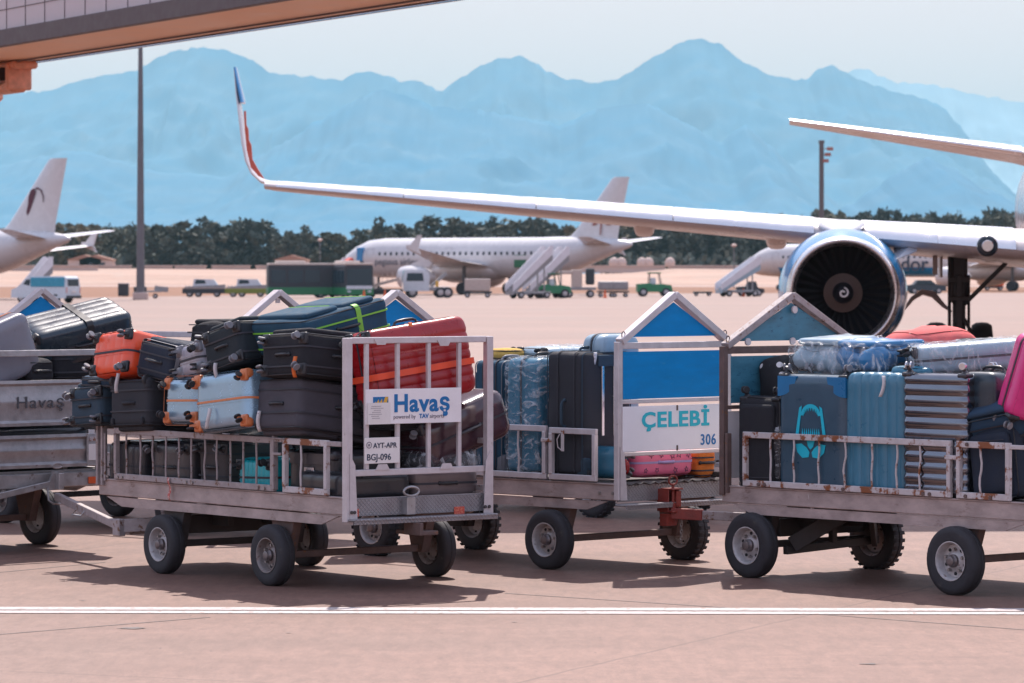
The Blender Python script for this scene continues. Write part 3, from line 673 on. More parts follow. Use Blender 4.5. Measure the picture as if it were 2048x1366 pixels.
# ---- cart D : galvanised panel cart, left
Qd = Vector((-3.33, 32.3)); th = R(43); Wd_ = 1.34
Pd = Qd-Vector((cos(th), sin(th)))*Wd_
D = Cart((Pd.x, Pd.y), 43, Wd_, 3.2, 'galvanised steel panel cart with embossed lettering, cut off by the left edge')
chassis(D, M_galv, [(.85, 1.36), (2.8, 1.36)], .235, rims=(M_rim,)*4, tread=False, bump=False)
W = D.W
def corr(c, za, zb, name, y=-.015):
    """pressed steel panel with rolled edges and a shallow rib"""
    b = MB(); h = zb-za
    prof = [(0, za), (-.028, za), (-.030, za+.025), (-.006, za+.045), (-.006, za+h*.42), (-.016, za+h*.50), (-.016, za+h*.56), (-.006, za+h*.64), (-.006, zb-.045), (-.030, zb-.025), (-.028, zb), (0, zb)]
    vs = [(x, y+p[0], p[1]) for x in (.01, W-.01) for p in prof]; n = len(prof)
    b.add(vs, [(i, i+n, (i+1) % n+n, (i+1) % n) for i in range(n)]+[tuple(range(n)), tuple(range(n, 2*n))[::-1]])
    return b.build(name, M_galv, c.e, 30)
za, zb = D.ez(80, 851)[1], D.ez(80, 760)[1]; up = corr(D, za, zb, 'upper_panel')
la, lb = D.ez(80, 935)[1], D.ez(80, 869)[1]; corr(D, la, lb, 'lower_panel', -.03)
M_emb = mat('embossed_dots', (.09, .09, .10), .6, .2, var=.5, vs=90)
xh, zh = D.ez(30, 817, -.02)
textmesh('Havaş', .135, 'lettering', M_emb, up, bold=.0004, M=on_end(D, xh, zh, -.0335), sx=1.25, sp=1.15)
tr = D.ez(80, 706)[1]
b = MB()
b.bar((.0, -.02, tr), (W-.06, -.02, tr), .04, .05); b.bar((.0, D.L-.02, tr), (W, D.L-.02, tr), .04, .05)
for x in (.0, W-.03): b.bar((x, -.0, .66), (x, -.0, tr-.02 if x == 0 else 1.02), .04, .05, (0, 1, 0))
for x in (0, W): b.bar((x, D.L-.02, .66), (x, D.L-.02, tr), .04, .05, (0, 1, 0))
b.bar((W-.0, .02, 1.0), (W, D.L, 1.0), .035, .05); b.box((W/2, D.L/2, la+.02), (W-.08, D.L-.1, .02)); b.bar((W-.3, .1, .66), (W-.3, .1, .7), .05, .03)
b.build('cart_frame', M_galv, D.e)
b = MB(); b.box((W/2, -.018, .585), (W, .035, .115), .006); b.build('end_beam', M_galv, D.e)
xa_, z_ = D.ez(184, 905, -.06); b = MB(); b.box((xa_, -.055, (la+lb)/2), (.10, .03, lb-la), .004); bx = b.build('corner_box', M_galv, D.e)
b = MB(); b.box((xa_, -.0725, lb-.045), (.065, .008, .035), .001); b.build('reflector', M_rust, bx, 0)
b = MB(); b.box((xa_, -.0725, (la+lb)/2-.02), (.085, .004, .13)); b.build('paper_label', M_paper, bx, 0)
x_, z_ = D.ez(184, 960, -.04); b = MB(); b.box((x_, -.042, z_), (.075, .012, .055), .003); b.build('tail_lamp', M_orange, D.e)
hx, hz_ = D.ez(112, 972, -.12)
b = MB(); hz_ = .56
b.prism([(-.08, hz_-.05), (-.02, hz_+.10), (.08, hz_+.10), (.08, hz_-.05)], -.02, .0, Matrix.Translation((hx, -.09, 0)))
b.box((hx+.03, -.13, hz_+.02), (.05, .05, .13), .004); b.tube([(hx-.07, -.10, hz_-.03), (hx-.08, -.13, hz_-.13), (hx-.05, -.15, hz_-.155), (hx+.06, -.15, hz_-.16)], .008, 6)
b.tube([(hx+.0+.05*cos(2*pi*k/20), -.14, hz_+.145+.018*sin(2*pi*k/20)) for k in range(20)], .007, 6, True)
b.bar((hx-.04, -.10, hz_), (hx-.55, -.05, hz_-.09), .02, .05)
b.build('hitch', M_galv, D.e)
# cart A's tow bar runs to that hitch
ai = A.Mi; hpt = ai @ (D.M @ Vector((hx, -.13, hz_-.10)))
mid = A.hit(238, 1052, 'z', .32); st = Vector((.55, A.L-.75, .36)); st2 = Vector((.90, A.L-.75, .36))
b = MB(); b.bar(hpt, mid, .045, .06); b.bar(mid, st, .06, .10); b.bar(mid+Vector((.1, .02, -.03)), st2, .06, .08); b.box(mid+Vector((0, 0, -.01)), (.06, .10, .13), .006)
tb = b.build('tow_bar', M_worn, A.e)
m0 = hpt*.55+mid*.45; b = MB(); b.tube([m0+Vector((-.04, .05, .0)), m0+Vector((-.07, .06, -.04)), m0+Vector((-.06, -.06, -.045)), m0+Vector((-.03, -.07, .0))], .007, 6); b.build('tow_handle', M_galv, tb)
# cart C's tow bar to cart B's red hitch
hpt = Cc.Mi @ (B.M @ (hp+Vector((0, -.02, -.10))))
b = MB(); b.bar(hpt, Vector((W/2-.1, 2.9, .40)), .05, .065); tb = b.build('tow_bar', M_worn, Cc.e)
b = MB(); d_ = (Vector((W/2-.1, 2.9, .40))-hpt).normalized(); b.bar(hpt-d_*.02, hpt+d_*.22, .075, .08); b.cyl(hpt+Vector((0, 0, -.06)), hpt+Vector((0, 0, .08)), .014, 10); b.build('tow_eye', M_red, tb)

# ---- cart E : behind, open gable nearer, blue gable farther
E = Cart((-2.43, 33.8), 46, 1.20, 3.2, 'half hidden second-row cart with one open triangle gable and one blue gable')
chassis(E, M_beam, [(.55, 1.36), (2.9, 1.36)], .228, rims=(M_rimd,)*4)
W = E.W
zr = 1.72; b = MB()
for y in (.0, E.L):
    for x in (.005, W-.005): b.bar((x, y, .62), (x, y, zr), .05, .05, (0, 1, 0))
b.bar((W, 0, zr-.03), (W, E.L, zr-.03), .04, .05); b.bar((0, 0, zr-.03), (0, E.L, zr-.03), .04, .05) if False else None
b.bar((0, 0, 1.04), (0, E.L, 1.04), .04, .05); b.bar((W, 0, 1.04), (W, E.L, 1.04), .04, .05); b.bar((0, E.L, zr), (W, E.L, zr), .04, .045)
b.bar((W, 1.35, 1.04), (W, 1.35, zr), .05, .05, (0, 1, 0))
b.build('cart_frame', M_alu, E.e)
gable(E, 0, zr, E.hit(550, 584, 'y', 0).z, M_alu)
gable(E, E.L, zr, E.hit(62, 580, 'y', E.L).z, M_alu, M_blue)
b = MB(); b.box((W/2, 0, E.hit(550, 584, 'y', 0).z-.075), (.05, .012, .04), .002); b.build('gable_tab', M_alu, E.e)
board(E, 'front_board', M_blue, .04, W-.04, 1.05, zr-.03, E.L)
# ---- cart F : low flat cart behind cart B
Fc = Cart((1.42, 35.9), 43, 1.2, 3.1, 'low flat cart hidden behind the blue gabled cart, one treaded wheel showing under it', 'baggage cart')
chassis(Fc, M_beam, [(.9, 1.30), (2.9, 1.30)], .235, lug=True)
# ------------------------------------------------------------------ luggage
M_blk = mat('black_plastic', (.022, .022, .026), .35, var=.15)
M_rub = mat('black_rubber', (.03, .03, .034), .6)
M_whl = mat('caster_grey', (.20, .20, .22), .5)
M_chr = mat('chrome', (.62, .62, .65), .18, .9, var=.05)
M_trm = mat('tan_trim', (.66, .20, .07), .3, var=.1)
M_zip = mat('zip_dark', (.035, .035, .045), .6)
def hard(n, c, **k): return mat('shell_'+n, c, k.pop('rough', .34), var=.10, vs=9, bump=.12, bs=220, clear=k.pop('clear', .35), col2=tuple(min(1, x*1.7+.03) for x in c), thr=.69, ts=26, **k)
def fab(n, c, **k): return mat('fabric_'+n, c, .85, var=.22, vs=16, bump=.5, bs=240, col2=tuple(min(1, x*1.5+.02) for x in c), thr=.64, ts=12, soft=.2, **k)
def filmmat():
    m = bpy.data.materials.new('plastic_film'); m.use_nodes = True; N = m.node_tree.nodes; L = m.node_tree.links; b = N['Principled BSDF']
    b.inputs['Base Color'].default_value = (.85, .88, .92, 1); b.inputs['Roughness'].default_value = .12; b.inputs['Specular IOR Level'].default_value = .9
    tc = N.new('ShaderNodeTexCoord'); mp = N.new('ShaderNodeMapping'); mp.inputs['Scale'].default_value = (1, 1, 2.2); mp.inputs['Rotation'].default_value = (.5, .3, 0); L.new(tc.outputs['Object'], mp.inputs[0])
    n = N.new('ShaderNodeTexNoise'); n.inputs['Scale'].default_value = 5; n.inputs['Detail'].default_value = 6; n.inputs['Roughness'].default_value = .62; n.inputs['Distortion'].default_value = 2.6; L.new(mp.outputs[0], n.inputs[0])
    r = N.new('ShaderNodeMapRange'); r.inputs[1].default_value = .50; r.inputs[2].default_value = .72; r.inputs[3].default_value = .07; r.inputs[4].default_value = .8; L.new(n.outputs[0], r.inputs[0]); L.new(r.outputs[0], b.inputs['Alpha'])
    bp = N.new('ShaderNodeBump'); bp.inputs['Strength'].default_value = 1; bp.inputs['Distance'].default_value = .03; L.new(n.outputs[0], bp.inputs['Height']); L.new(bp.outputs[0], b.inputs['Normal'])
    return m
M_film = filmmat()
def rrect(hx, hy, r, k=5):
    P = []
    for cx, cy, a0 in ((hx-r, hy-r, 0), (-(hx-r), hy-r, 90), (-(hx-r), -(hy-r), 180), (hx-r, -(hy-r), 270)):
        for i in range(k+1): a = R(a0+90*i/k); P.append((cx+r*cos(a), cy+r*sin(a)))
    return P
def band(b, W_, T_, r, c, wd, axis='z', tilt=0, th=.003):
    """loop of webbing; axis z: round x-y outline; axis x: round y-z outline; axis y: round x-z outline"""
    P = rrect(W_/2, T_/2, r); rs = []
    for (p, q) in P:
        l = sqrt(p*p+q*q); o = (p*(1+th/l*1.4), q*(1+th/l*1.4)); pts_ = []
        for (u, v_, hgt) in ((p, q, -wd/2), (p, q, wd/2), (*o, wd/2), (*o, -wd/2)):
            if axis == 'z': pts_.append(Vector(c)+Vector((u, v_, hgt+tilt*u)))
            elif axis == 'x': pts_.append(Vector(c)+Vector((hgt, u, v_)))
            else: pts_.append(Vector(c)+Vector((u, hgt, v_)))
        rs.append(pts_)
    rs.append(rs[0]); b.rings(rs, True, (False, False)); return b
SPIN = {}
def spinner(m1, m2):
    k = (m1.name, m2.name)
    if k not in SPIN:
        b = MB()
        b.lathe([(.030, .012), (.029, 0), (.020, -.008), (.016, -.012)], (0, 0, 0), (0, 0, 1), 14, (True, True))
        b.prism([(-.014, -.004), (.016, -.004), (.030, -.040), (.018, -.052), (.004, -.045)], -.010, .010)
        o = b.build('tmp', m1)
        c = MB()
        for s_ in (-1, 1): c.lathe([(.001, .0), (.012, .0), (.013, .002), (.024, .002), (.027, .005), (.027, .012), (.024, .0155), (.001, .0155)], (.018, s_*.009, -.045), (0, s_, 0), 16)
        p = c.build('tmp2', m2); SPIN[k] = (o.data, p.data); bpy.data.objects.remove(o); bpy.data.objects.remove(p)
    return SPIN[k]
def case(c, at, pl, up, front, dims, anc=(0, 0, 0), name='suitcase', label='', cat='suitcase', kind='hard', shell=None, trim=None, belt=None, wheels=4, wm=None,
         ribs=None, nr=7, rd=.006, handles=('top', 'side'), pockets=1, strap=None, corner=None, tele=None, wrap=None, tag_=None, wlo=.0, r=None, seam=True, lump=0, piping=True, wob=0):
    up = Vector(up).normalized(); front = Vector(front); y = -(front-up*front.dot(up)).normalized(); x = y.cross(up)
    W, T, H = dims
    p = c.hit(*at, *pl)
    M3 = Matrix((x, y, up)).transposed()
    off = M3 @ Vector((anc[0]*W/2, anc[1]*T/2, anc[2]*H))
    Ml = M3.to_4x4(); Ml.translation = p-off
    e = empty(name); e.matrix_world = c.M @ Ml; tag(e, label, cat, 'luggage loaded on the carts')
    trim = trim or M_blk; shell = shell or hard('default', (.05, .05, .06)); sd = random.uniform(0, 99)
    hx, hy = W/2, T/2
    if r is None: r = (.075, .05, .075) if kind == 'hard' else (.05, .045, .05)
    nx = max(6, int(W/.035)); ny = max(4, int(T/.05)); nz_ = max(8, int(H/.035))
    if ribs == 'v': nx = nr*8
    if ribs == 'h': nz_ = nr*8
    if ribs == 'd': nx, nz_ = 40, 50
    def fn(o, nn, ax, sg):
        q = o.copy()
        if ribs == 'v' and ax in (1, 2):
            ph = (o.x/W+.5)*nr; f = abs(sin(pi*ph))**.5; m_ = max(0, min(1, (hx-r[0]*.7-abs(o.x))/.02)); q -= nn*rd*(1-f)*m_*1.0
            q += nn*rd*.3*f*m_
        if ribs == 'h' and ax in (0, 1):
            ph = (o.z/H+.5)*nr; f = abs(sin(pi*ph)); m_ = max(0, min(1, (H/2-r[2]*.6-abs(o.z))/.02)); q -= nn*rd*(1-f)*m_
        if ribs == 'd' and ax in (0, 1):
            v_ = (o.x*1.2*(1 if o.x > 0 else 1)+abs(o.z)*.0+o.z)/.052; f = abs(sin(pi*v_))**.35; q -= nn*rd*(1-f)
        if kind == 'soft' or lump:
            k = .006+lump
            q += nn*noise.noise(Vector((o.x*5+sd, o.y*5, o.z*5)))*k*1.6
            if kind == 'soft' and ax == 1: q.y += sg*.012*(1-(o.x/hx)**2)*(1-(o.z/(H/2))**2)
        if kind == 'hard' and ax == 1: q.y += sg*.006*(1-(o.x/hx)**2)
        return q
    b = MB(); b.rbox((0, 0, H/2), (W, T, H), r, (nx, ny, nz_), fn)
    sh = b.build('shell', shell, e, 50); weld(sh)
    if seam:
        bm_ = belt or M_zip
        if kind == 'hard':
            q = MB(); band(q, W+.004, H+.004, r[0], (0, 0, H/2), .016, 'y', th=.003); q.build('zipper', bm_, sh, 50)
            if r[1] < .2 and not ribs == 'h':
                q = MB(); band(q, W+.004, H+.004, r[0], (0, -.022, H/2), .006, 'y', th=.002); band(q, W+.004, H+.004, r[0], (0, .022, H/2), .006, 'y', th=.002); q.build('piping', shell, sh, 50)
        else:
            for yy in (-hy*.35,) + ((hy*.55,) if piping else ()):
                q = MB(); band(q, W+.010, H+.010, r[0], (0, yy, H/2), .012, 'y', th=.004); q.build('zipper', bm_, sh, 50)
    if kind == 'soft':
        for k in range(pockets):
            q = MB(); ph = H*.86/pockets
            q.rbox((0, -hy-.012, H*.06+ph*(k+.5)), (W*.86, .05, ph-.015), (.035, .022, .035), (8, 2, 8)); pk = q.build('pocket', shell, e, 50)
            q = MB(); q.tube([(-W*.36, -hy-.036, H*.06+ph*(k+1)-.06), (0, -hy-.0375, H*.06+ph*(k+1)-.055), (W*.36, -hy-.036, H*.06+ph*(k+1)-.06)], .004, 6); q.build('zipper', bm_ if seam else M_zip, pk)
        if piping:
            q = MB()
            for sy in (-1, 1): q.tube([(u, sy*(hy-.012)+0, v_+H/2) for u, v_ in rrect(hx-.002, H/2-.002, .05, 4)], .0045, 5, True)
            q.build('piping', trim if trim is not M_trm else M_zip, sh)
    if corner:
        q = MB()
        for sx in (-1, 1):
            for sy in (-1, 1):
                for sz_ in ((0, 1) if corner != M_trm else (0,)):
                    q = MB(); d_ = .075
                    q.rbox((sx*(hx-d_/2+.003), sy*(hy-d_/2+.003), (H-d_/2+.003) if sz_ else d_/2-.003), (d_, d_, d_), .03, 2); q.build('corner_guard', corner, sh, 50)
    def hnd(nm, P, dr, out, ln=.20, ht=.032, mm=None, wd_=.011):
        P = Vector(P); dr = Vector(dr); out = Vector(out); q = MB()
        pts_ = [P-dr*ln/2-out*.004, P-dr*ln*.46+out*ht*.7, P-dr*ln*.33+out*ht, P+out*ht*1.08, P+dr*ln*.33+out*ht, P+dr*ln*.46+out*ht*.7, P+dr*ln/2-out*.004]
        q.tube(pts_, [wd_*.9, wd_*.85, wd_, wd_*1.1, wd_, wd_*.85, wd_*.9], 8)
        q.box(P-dr*ln/2+out*.0, (.028,)*3, .008); q.box(P+dr*ln/2+out*.0, (.028,)*3, .008)
        return q.build(nm, mm or trim, e, 50)
    if 'top' in handles: hnd('top_handle', (0, 0, H), (1, 0, 0), (0, 0, 1))
    if 'bottom' in handles: hnd('base_handle', (0, 0, 0), (1, 0, 0), (0, 0, -1), .15, .02)
    if 'side' in handles: hnd('side_handle', (hx, 0, H*.5), (0, 0, 1), (1, 0, 0))
    if 'sideL' in handles: hnd('side_handle', (-hx, 0, H*.5), (0, 0, 1), (-1, 0, 0))
    if wheels == 4:
        m1, m2 = spinner(trim, wm or M_rub)
        for sx in (-1, 1):
            for sy in (-1, 1):
                q = MB(); q.rbox((sx*(hx-.045), sy*(hy-.045), .012), (.088, .088, .034), .015, 2)
                w_ = q.build('wheel_housing', trim, e, 50)
                f_ = bpy.data.objects.new('caster_fork', m1); COL.objects.link(f_); f_.parent = w_; f_.location = (sx*(hx-.047), sy*(hy-.047), -.008); f_.rotation_euler = (0, 0, random.uniform(0, 6))
                g_ = bpy.data.objects.new('caster_wheel', m2); COL.objects.link(g_); g_.parent = w_; g_.location = f_.location; g_.rotation_euler = f_.rotation_euler
    elif wheels == 2:
        for sx in (-1, 1):
            q = MB(); q.rbox((sx*(hx-.045), hy-.035, .065), (.085, .10, .15), .03, 3); w_ = q.build('wheel_housing', trim, e, 50)
            q = MB(); q.lathe([(.001, -.018), (.030, -.018), (.040, -.014), (.040, .014), (.030, .018), (.001, .018)], (sx*(hx-.045), hy-.005, .01), (1, 0, 0), 20); q.build('wheel', wm or M_rub, w_, 50)
            q = MB(); q.box((sx*(hx-.07), -hy+.04, -.012), (.03, .05, .03), .008); q.build('foot', trim, e)
    if tele:
        q = MB()
        q.rbox((0, hy+.006, H*.93), (W*.42, .03, .09), .012, 3); q.build('handle_recess', trim, e)
        q = MB(); q.box((W*.12, hy+.012, H*.62), (.026, .014, H*.6), .003); q.build('trolley_tube', M_chr, e); q = MB(); q.box((-W*.12, hy+.012, H*.62), (.026, .014, H*.6), .003); q.build('trolley_tube', M_chr, e)
    if strap:
        for s_ in (strap if isinstance(strap, list) else [strap]):
            q = MB(); ax, pos, wd_, mm, tl = s_
            if ax == 'z': band(q, W+.012, T+.02, .05, (0, 0, pos*H), wd_, 'z', tl)
            elif ax == 'x': band(q, T+.03, H+.012, .05, (pos*W, 0, H/2), wd_, 'x')
            o_ = q.build('strap', mm, e, 50)
    if wrap:
        q = MB(); a, b_ = wrap
        def wf(o, nn, ax, sg): return o+nn*(noise.noise(Vector((o.x*7+sd, o.y*9, o.z*16)))*(.014+lump*.5)+noise.noise(Vector((o.x*26+sd, o.y*20, o.z*40)))*(.006+lump*.15))
        q.rbox((0, 0, H*(a+b_)/2), (W+.03, T+.03, H*(b_-a)+.02), .06, (14, 8, 20), wf); fo = q.build('plastic_wrap', M_film, e, 180); weld(fo)
    if tag_:
        for tx, ty, tz, tm in (tag_ if isinstance(tag_, list) else [tag_]):
            q = MB(); n = 8; vs = []; p0 = Vector((tx, ty, tz)); A3 = (c.M @ Ml).to_3x3().inverted(); dn = (A3 @ Vector((0, 0, -1))).normalized(); sd_ = (A3 @ Vector((.9, .25, 0))).normalized(); fw = (A3 @ Vector((0, -1, 0))).normalized()
            for i in range(n):
                t = i/(n-1); cc = p0+dn*(.15*t)+fw*(.012+.010*sin(4*t))+sd_*(.03*t*sin(2*t+sd)); vs += [cc-sd_*.014, cc+sd_*.014]
            q.add(vs, [(2*i, 2*i+1, 2*i+3, 2*i+2) for i in range(n-1)]); t_ = q.build('luggage_tag', tm, e, 60); t_.modifiers.new('thick', 'SOLIDIFY').thickness = .0012
    return e
M_tagw = mat('white_tag', (.68, .64, .64), .5, col2=(.12, .12, .14), thr=.60, ts=60)
M_tago = mat('orange_tag', (.8, .18, .04), .5)
M_or = hard('orange', (.9, .10, .03)); M_nav = fab('navy', (.018, .026, .045)); M_sil = hard('silver', (.36, .35, .40), rough=.25); M_tblk = fab('teal_black', (.018, .028, .036))
M_fblk = fab('black', (.016, .016, .021)); M_fgry = fab('grey', (.075, .070, .085)); M_silb = hard('silver_blue', (.28, .44, .57), rough=.2, clear=.7, metal=.5)
M_sltb = fab('slate_blue', (.035, .065, .095)); M_dgr = fab('charcoal', (.032, .034, .042)); M_den = fab('denim', (.02, .075, .125)); M_redh = hard('red', (.34, .008, .012), rough=.32, clear=.25)
M_pur = hard('plum', (.055, .022, .032), rough=.15, clear=.8); M_tau = hard('taupe', (.17, .13, .13)); M_teal2 = hard('turquoise', (.004, .42, .48)); M_bhd = hard('black', (.025, .025, .03))
M_ghd = hard('graphite', (.040, .037, .044)); M_bgry = fab('brown_grey', (.07, .06, .06)); M_lime = mat('lime_strap', (.22, .60, .06), .6); M_ors = mat('orange_strap', (.85, .09, .03), .5)
M_cobalt = hard('teal_blue', (.012, .16, .26)); M_lblue = hard('pale_blue', (.30, .42, .50)); M_pink = hard('pink', (.75, .16, .30), clear=.1); M_lil = mat('lilac', (.34, .30, .55), .5)
M_shk = hard('slate', (.035, .085, .13)); M_shc = hard('bright_blue', (.012, .17, .38)); M_bg = hard('blue_grey', (.045, .19, .29)); M_crm = mat('mirror_shell', (.19, .20, .23), .14, .95, var=.08, vs=5, clear=.4)
M_mag = hard('magenta', (.72, .03, .22)); M_cor = fab('coral', (.75, .15, .14)); M_nvd = fab('navy_blue', (.022, .055, .10)); M_gd = hard('midnight', (.015, .032, .048), rough=.3, clear=.4)
M_gsv = hard('grey_silver', (.20, .20, .24)); M_prp = M_pur; M_yell = fab('yellow', (.65, .42, .10)); M_oran = fab('orange', (.75, .22, .04))
random.seed(21)
X, Y, Z = (1, 0, 0), (0, 1, 0), (0, 0, 1)
U = (0, 0, 1)
# --- cart A, upper pile, base ends towards the near side
xA = -.10
case(A, (220, 704), ('x', xA-.02), (1, .05, -.22), (0, .1, 1), (.50, .34, .66), tag_=(.12, .17, .02, M_tagw), label='bright orange hard suitcase on the left end of the pile', shell=M_or, trim=M_blk, handles=('side',), ribs='v', nr=5, rd=.004, wm=M_whl)
case(A, (309, 722), ('x', xA+.05), (-1, 0, .12), (0, -.12, 1), (.50, .27, .55), anc=(0, 0, 1), kind='soft', shell=M_nav, trim=M_blk, wheels=2, label='navy soft suitcase with its carry handle showing, right of the orange one', strap=('z', .93, .03, M_whl, 0))
case(A, (377, 719), ('x', xA+.02), (1, 0, -.05), (0, .18, 1), (.34, .25, .50), shell=M_sil, trim=M_whl, label='small silver hard suitcase between navy and black cases on the pile', handles=('side',), wm=M_rub)
case(A, (444, 694), ('x', xA-.04), (1, 0, .02), (0, .22, 1), (.50, .30, .62), kind='soft', shell=M_tblk, trim=M_blk, tag_=(-.08, .10, -.02, M_tagw), label='tilted blackish spinner suitcase, highest on the left half of the pile', wm=M_whl, handles=('side', 'bottom'))
case(A, (566, 709), ('x', xA), (1, .04, -.10), (0, .05, 1), (.53, .31, .70), kind='soft', shell=M_fblk, trim=M_blk, label='big black fabric spinner suitcase just left of the barred end gate', wm=M_whl, handles=('side', 'bottom'), tag_=(.18, .02, -.02, M_tago))
case(A, (553, 807), ('x', xA+.02), (1, 0, -.14), (0, -.05, -1), (.58, .37, .84), kind='soft', shell=M_fgry, trim=M_blk, wheels=0, tag_=(.18, -.05, -.02, M_tagw), label='large grey fabric suitcase lying under the black one, running behind the gate', handles=('sideL', 'bottom'), pockets=2)
case(A, (440, 801), ('x', xA-.08), (1, 0, -.06), (0, .10, 1), (.70, .42, .62), shell=M_silb, trim=M_trm, belt=M_trm, corner=M_trm, tag_=(-.1, .05, -.02, M_tagw), label='large shiny silver-blue suitcase with tan corners and wheels', wm=M_rub, handles=('side',))
case(A, (360, 801), ('x', xA-.02), (1, 0, -.06), (0, .03, 1), (.46, .34, .55), shell=M_silb, trim=M_trm, belt=M_trm, corner=M_trm, label='smaller silver-blue suitcase with tan zip, left of its larger match', wm=M_rub, handles=(), strap=[('z', .02, .001, M_trm, 0)])
case(A, (258, 806), ('x', xA), (1, 0, -.05), (0, -.05, -1), (.56, .35, .60), kind='soft', shell=M_dgr, trim=M_dgr, wheels=2, label='charcoal fabric suitcase with two curved runner feet, under the navy case', handles=('bottom',), wm=M_rub)
case(A, (170, 812), ('x', xA), (1, 0, -.03), (0, .08, 1), (.46, .30, .58), kind='soft', shell=M_sltb, trim=M_blk, label='slate blue spinner suitcase overhanging the front end of the cart', wm=M_whl, handles=('bottom',))
case(A, (190, 764), ('x', xA+.04), (1, 0, -.05), (0, 0, 1), (.46, .09, .5), kind='soft', shell=M_nvd, trim=M_blk, wheels=0, label='thin blue fabric bag squeezed under the orange suitcase', cat='bag', name='bag', handles=('bottom',), pockets=0)
e = case(A, (640, 655), ('x', .42), (1, .12, .20), (-.30, .0, 1), (.62, .26, .82), anc=(0, 0, .5), kind='soft', shell=M_den, trim=M_blk, belt=M_lime, wheels=0, label='blue fabric suitcase with lime green strap on top of the pile', strap=[('z', .60, .045, M_lime, .10)], handles=('side',), pockets=2, lump=.006)
case(A, (848, 722), ('y', .06), (1, 0, .13), (0, -1, .12), (.56, .30, .88), anc=(0, -1, .5), shell=M_redh, ribs='v', nr=9, rd=.007, trim=M_blk, label='large red ribbed suitcase with orange strap standing on top by the gate', strap=[('x', .10, .045, M_ors, 0)], handles=('top', 'side', 'sideL'), tag_=[(-.29, .0, .45, M_tagw), (-.29, -.12, .40, M_tago)])
case(A, (897, 856), ('y', .34), (1, 0, .34), (-.34, 0, 1), (.50, .36, .80), anc=(0, 0, .5), shell=M_pur, trim=M_ghd, label='glossy plum suitcase slanting behind the name sign, sticking out to the right', handles=('side',), wm=M_whl, r=(.09, .09, .09))
case(A, (757, 972), ('y', .08), (0, 1, 0), (0, 0, 1), (.60, .20, .60), wheels=0, shell=M_bhd, trim=M_blk, label='flat black hard suitcase at the bottom behind the end gate', handles=(), seam=False)
case(A, (896, 966), ('y', .10), (0, 1, 0), (0, 0, 1), (.58, .22, .60), wheels=0, shell=M_tau, trim=M_blk, label='taupe hard suitcase with a dark band at the bottom right', handles=('bottom',))
case(A, (903, 921), ('y', .12), (0, 1, 0), (0, 0, 1), (.52, .12, .55), wheels=0, shell=M_bhd, trim=M_blk, label='thin dark suitcase wrapped in film below the plum case', wrap=(-.03, 1.03), handles=())
# lower layer behind the side fence
case(A, (246, 931), ('x', .07), (1, 0, 0), (0, 0, 1), (.50, .36, .60), shell=M_ghd, trim=M_blk, wheels=0, label='graphite hard suitcase with black strap at the cart front corner', strap=[('x', .08, .05, M_blk, 0)], handles=())
case(A, (340, 934), ('x', .09), (1, 0, 0), (0, 0, 1), (.56, .38, .60), shell=M_ghd, trim=M_blk, label='dark hard suitcase with four wheels behind the side fence', handles=('bottom',), wm=M_whl)
case(A, (425, 934), ('x', .10), (1, 0, 0), (0, 0, -1), (.40, .37, .60), kind='soft', shell=M_bgry, trim=M_blk, wheels=4, label='brownish grey soft suitcase left of the turquoise one', handles=('bottom',), wm=M_whl)
case(A, (508, 955), ('x', .09), (1, 0, 0), (0, .03, 1), (.48, .28, .60), shell=M_teal2, trim=M_blk, ribs='v', nr=9, label='turquoise ribbed suitcase behind the side fence', handles=(), wm=M_rub)
e = case(A, (620, 948), ('x', .10), (1, 0, 0), (0, 0, 1), (.60, .34, .60), shell=M_bhd, trim=M_ghd, wheels=0, corner=M_ghd, label='black trunk with riveted steel handle plate behind the short gate', handles=(), seam=False)
b = MB(); b.box((0, 0, -.006), (.12, .10, .012), .003); hp_ = b.build('handle_plate', M_chr, e); b = MB(); b.box((0, 0, -.013), (.06, .06, .004), .001); b.build('handle', M_blk, hp_)
b = MB(); b.box((0, -.11, -.004), (.5, .08, .008), .002); b.build('base_strip', M_ghd, e)
for k, (px, py, w_, t_, lb) in enumerate(((300, 930, .62, .36, 'deep in the cart behind the graphite case'), (470, 930, .55, .36, 'deep in the cart behind the turquoise one'), (600, 930, .6, .36, 'deep in the cart behind the trunk'))):
    case(A, (px+80, py-8), ('x', .72), (1, 0, 0), (0, 0, 1), (w_, t_, .42), shell=M_bhd, wheels=0, label='black suitcase '+lb, handles=(), seam=False)
case(A, (480, 800), ('x', .62), (1, 0, 0), (0, 0, 1), (1.0, .34, .5), kind='soft', shell=M_fblk, wheels=0, label='black fabric suitcase inside the pile behind the big silver one', handles=(), pockets=0)
case(A, (330, 790), ('x', .60), (1, 0, 0), (0, 0, 1), (.9, .34, .5), kind='soft', shell=M_nav, wheels=0, label='navy fabric suitcase inside the pile behind the charcoal one', handles=(), pockets=0)
case(A, (735, 790), ('x', .45), (1, 0, 0), (0, 0, 1), (.5, .50, .5), kind='soft', shell=M_fblk, wheels=0, label='black fabric case under the red suitcase, seen between gate bars', handles=(), pockets=0)
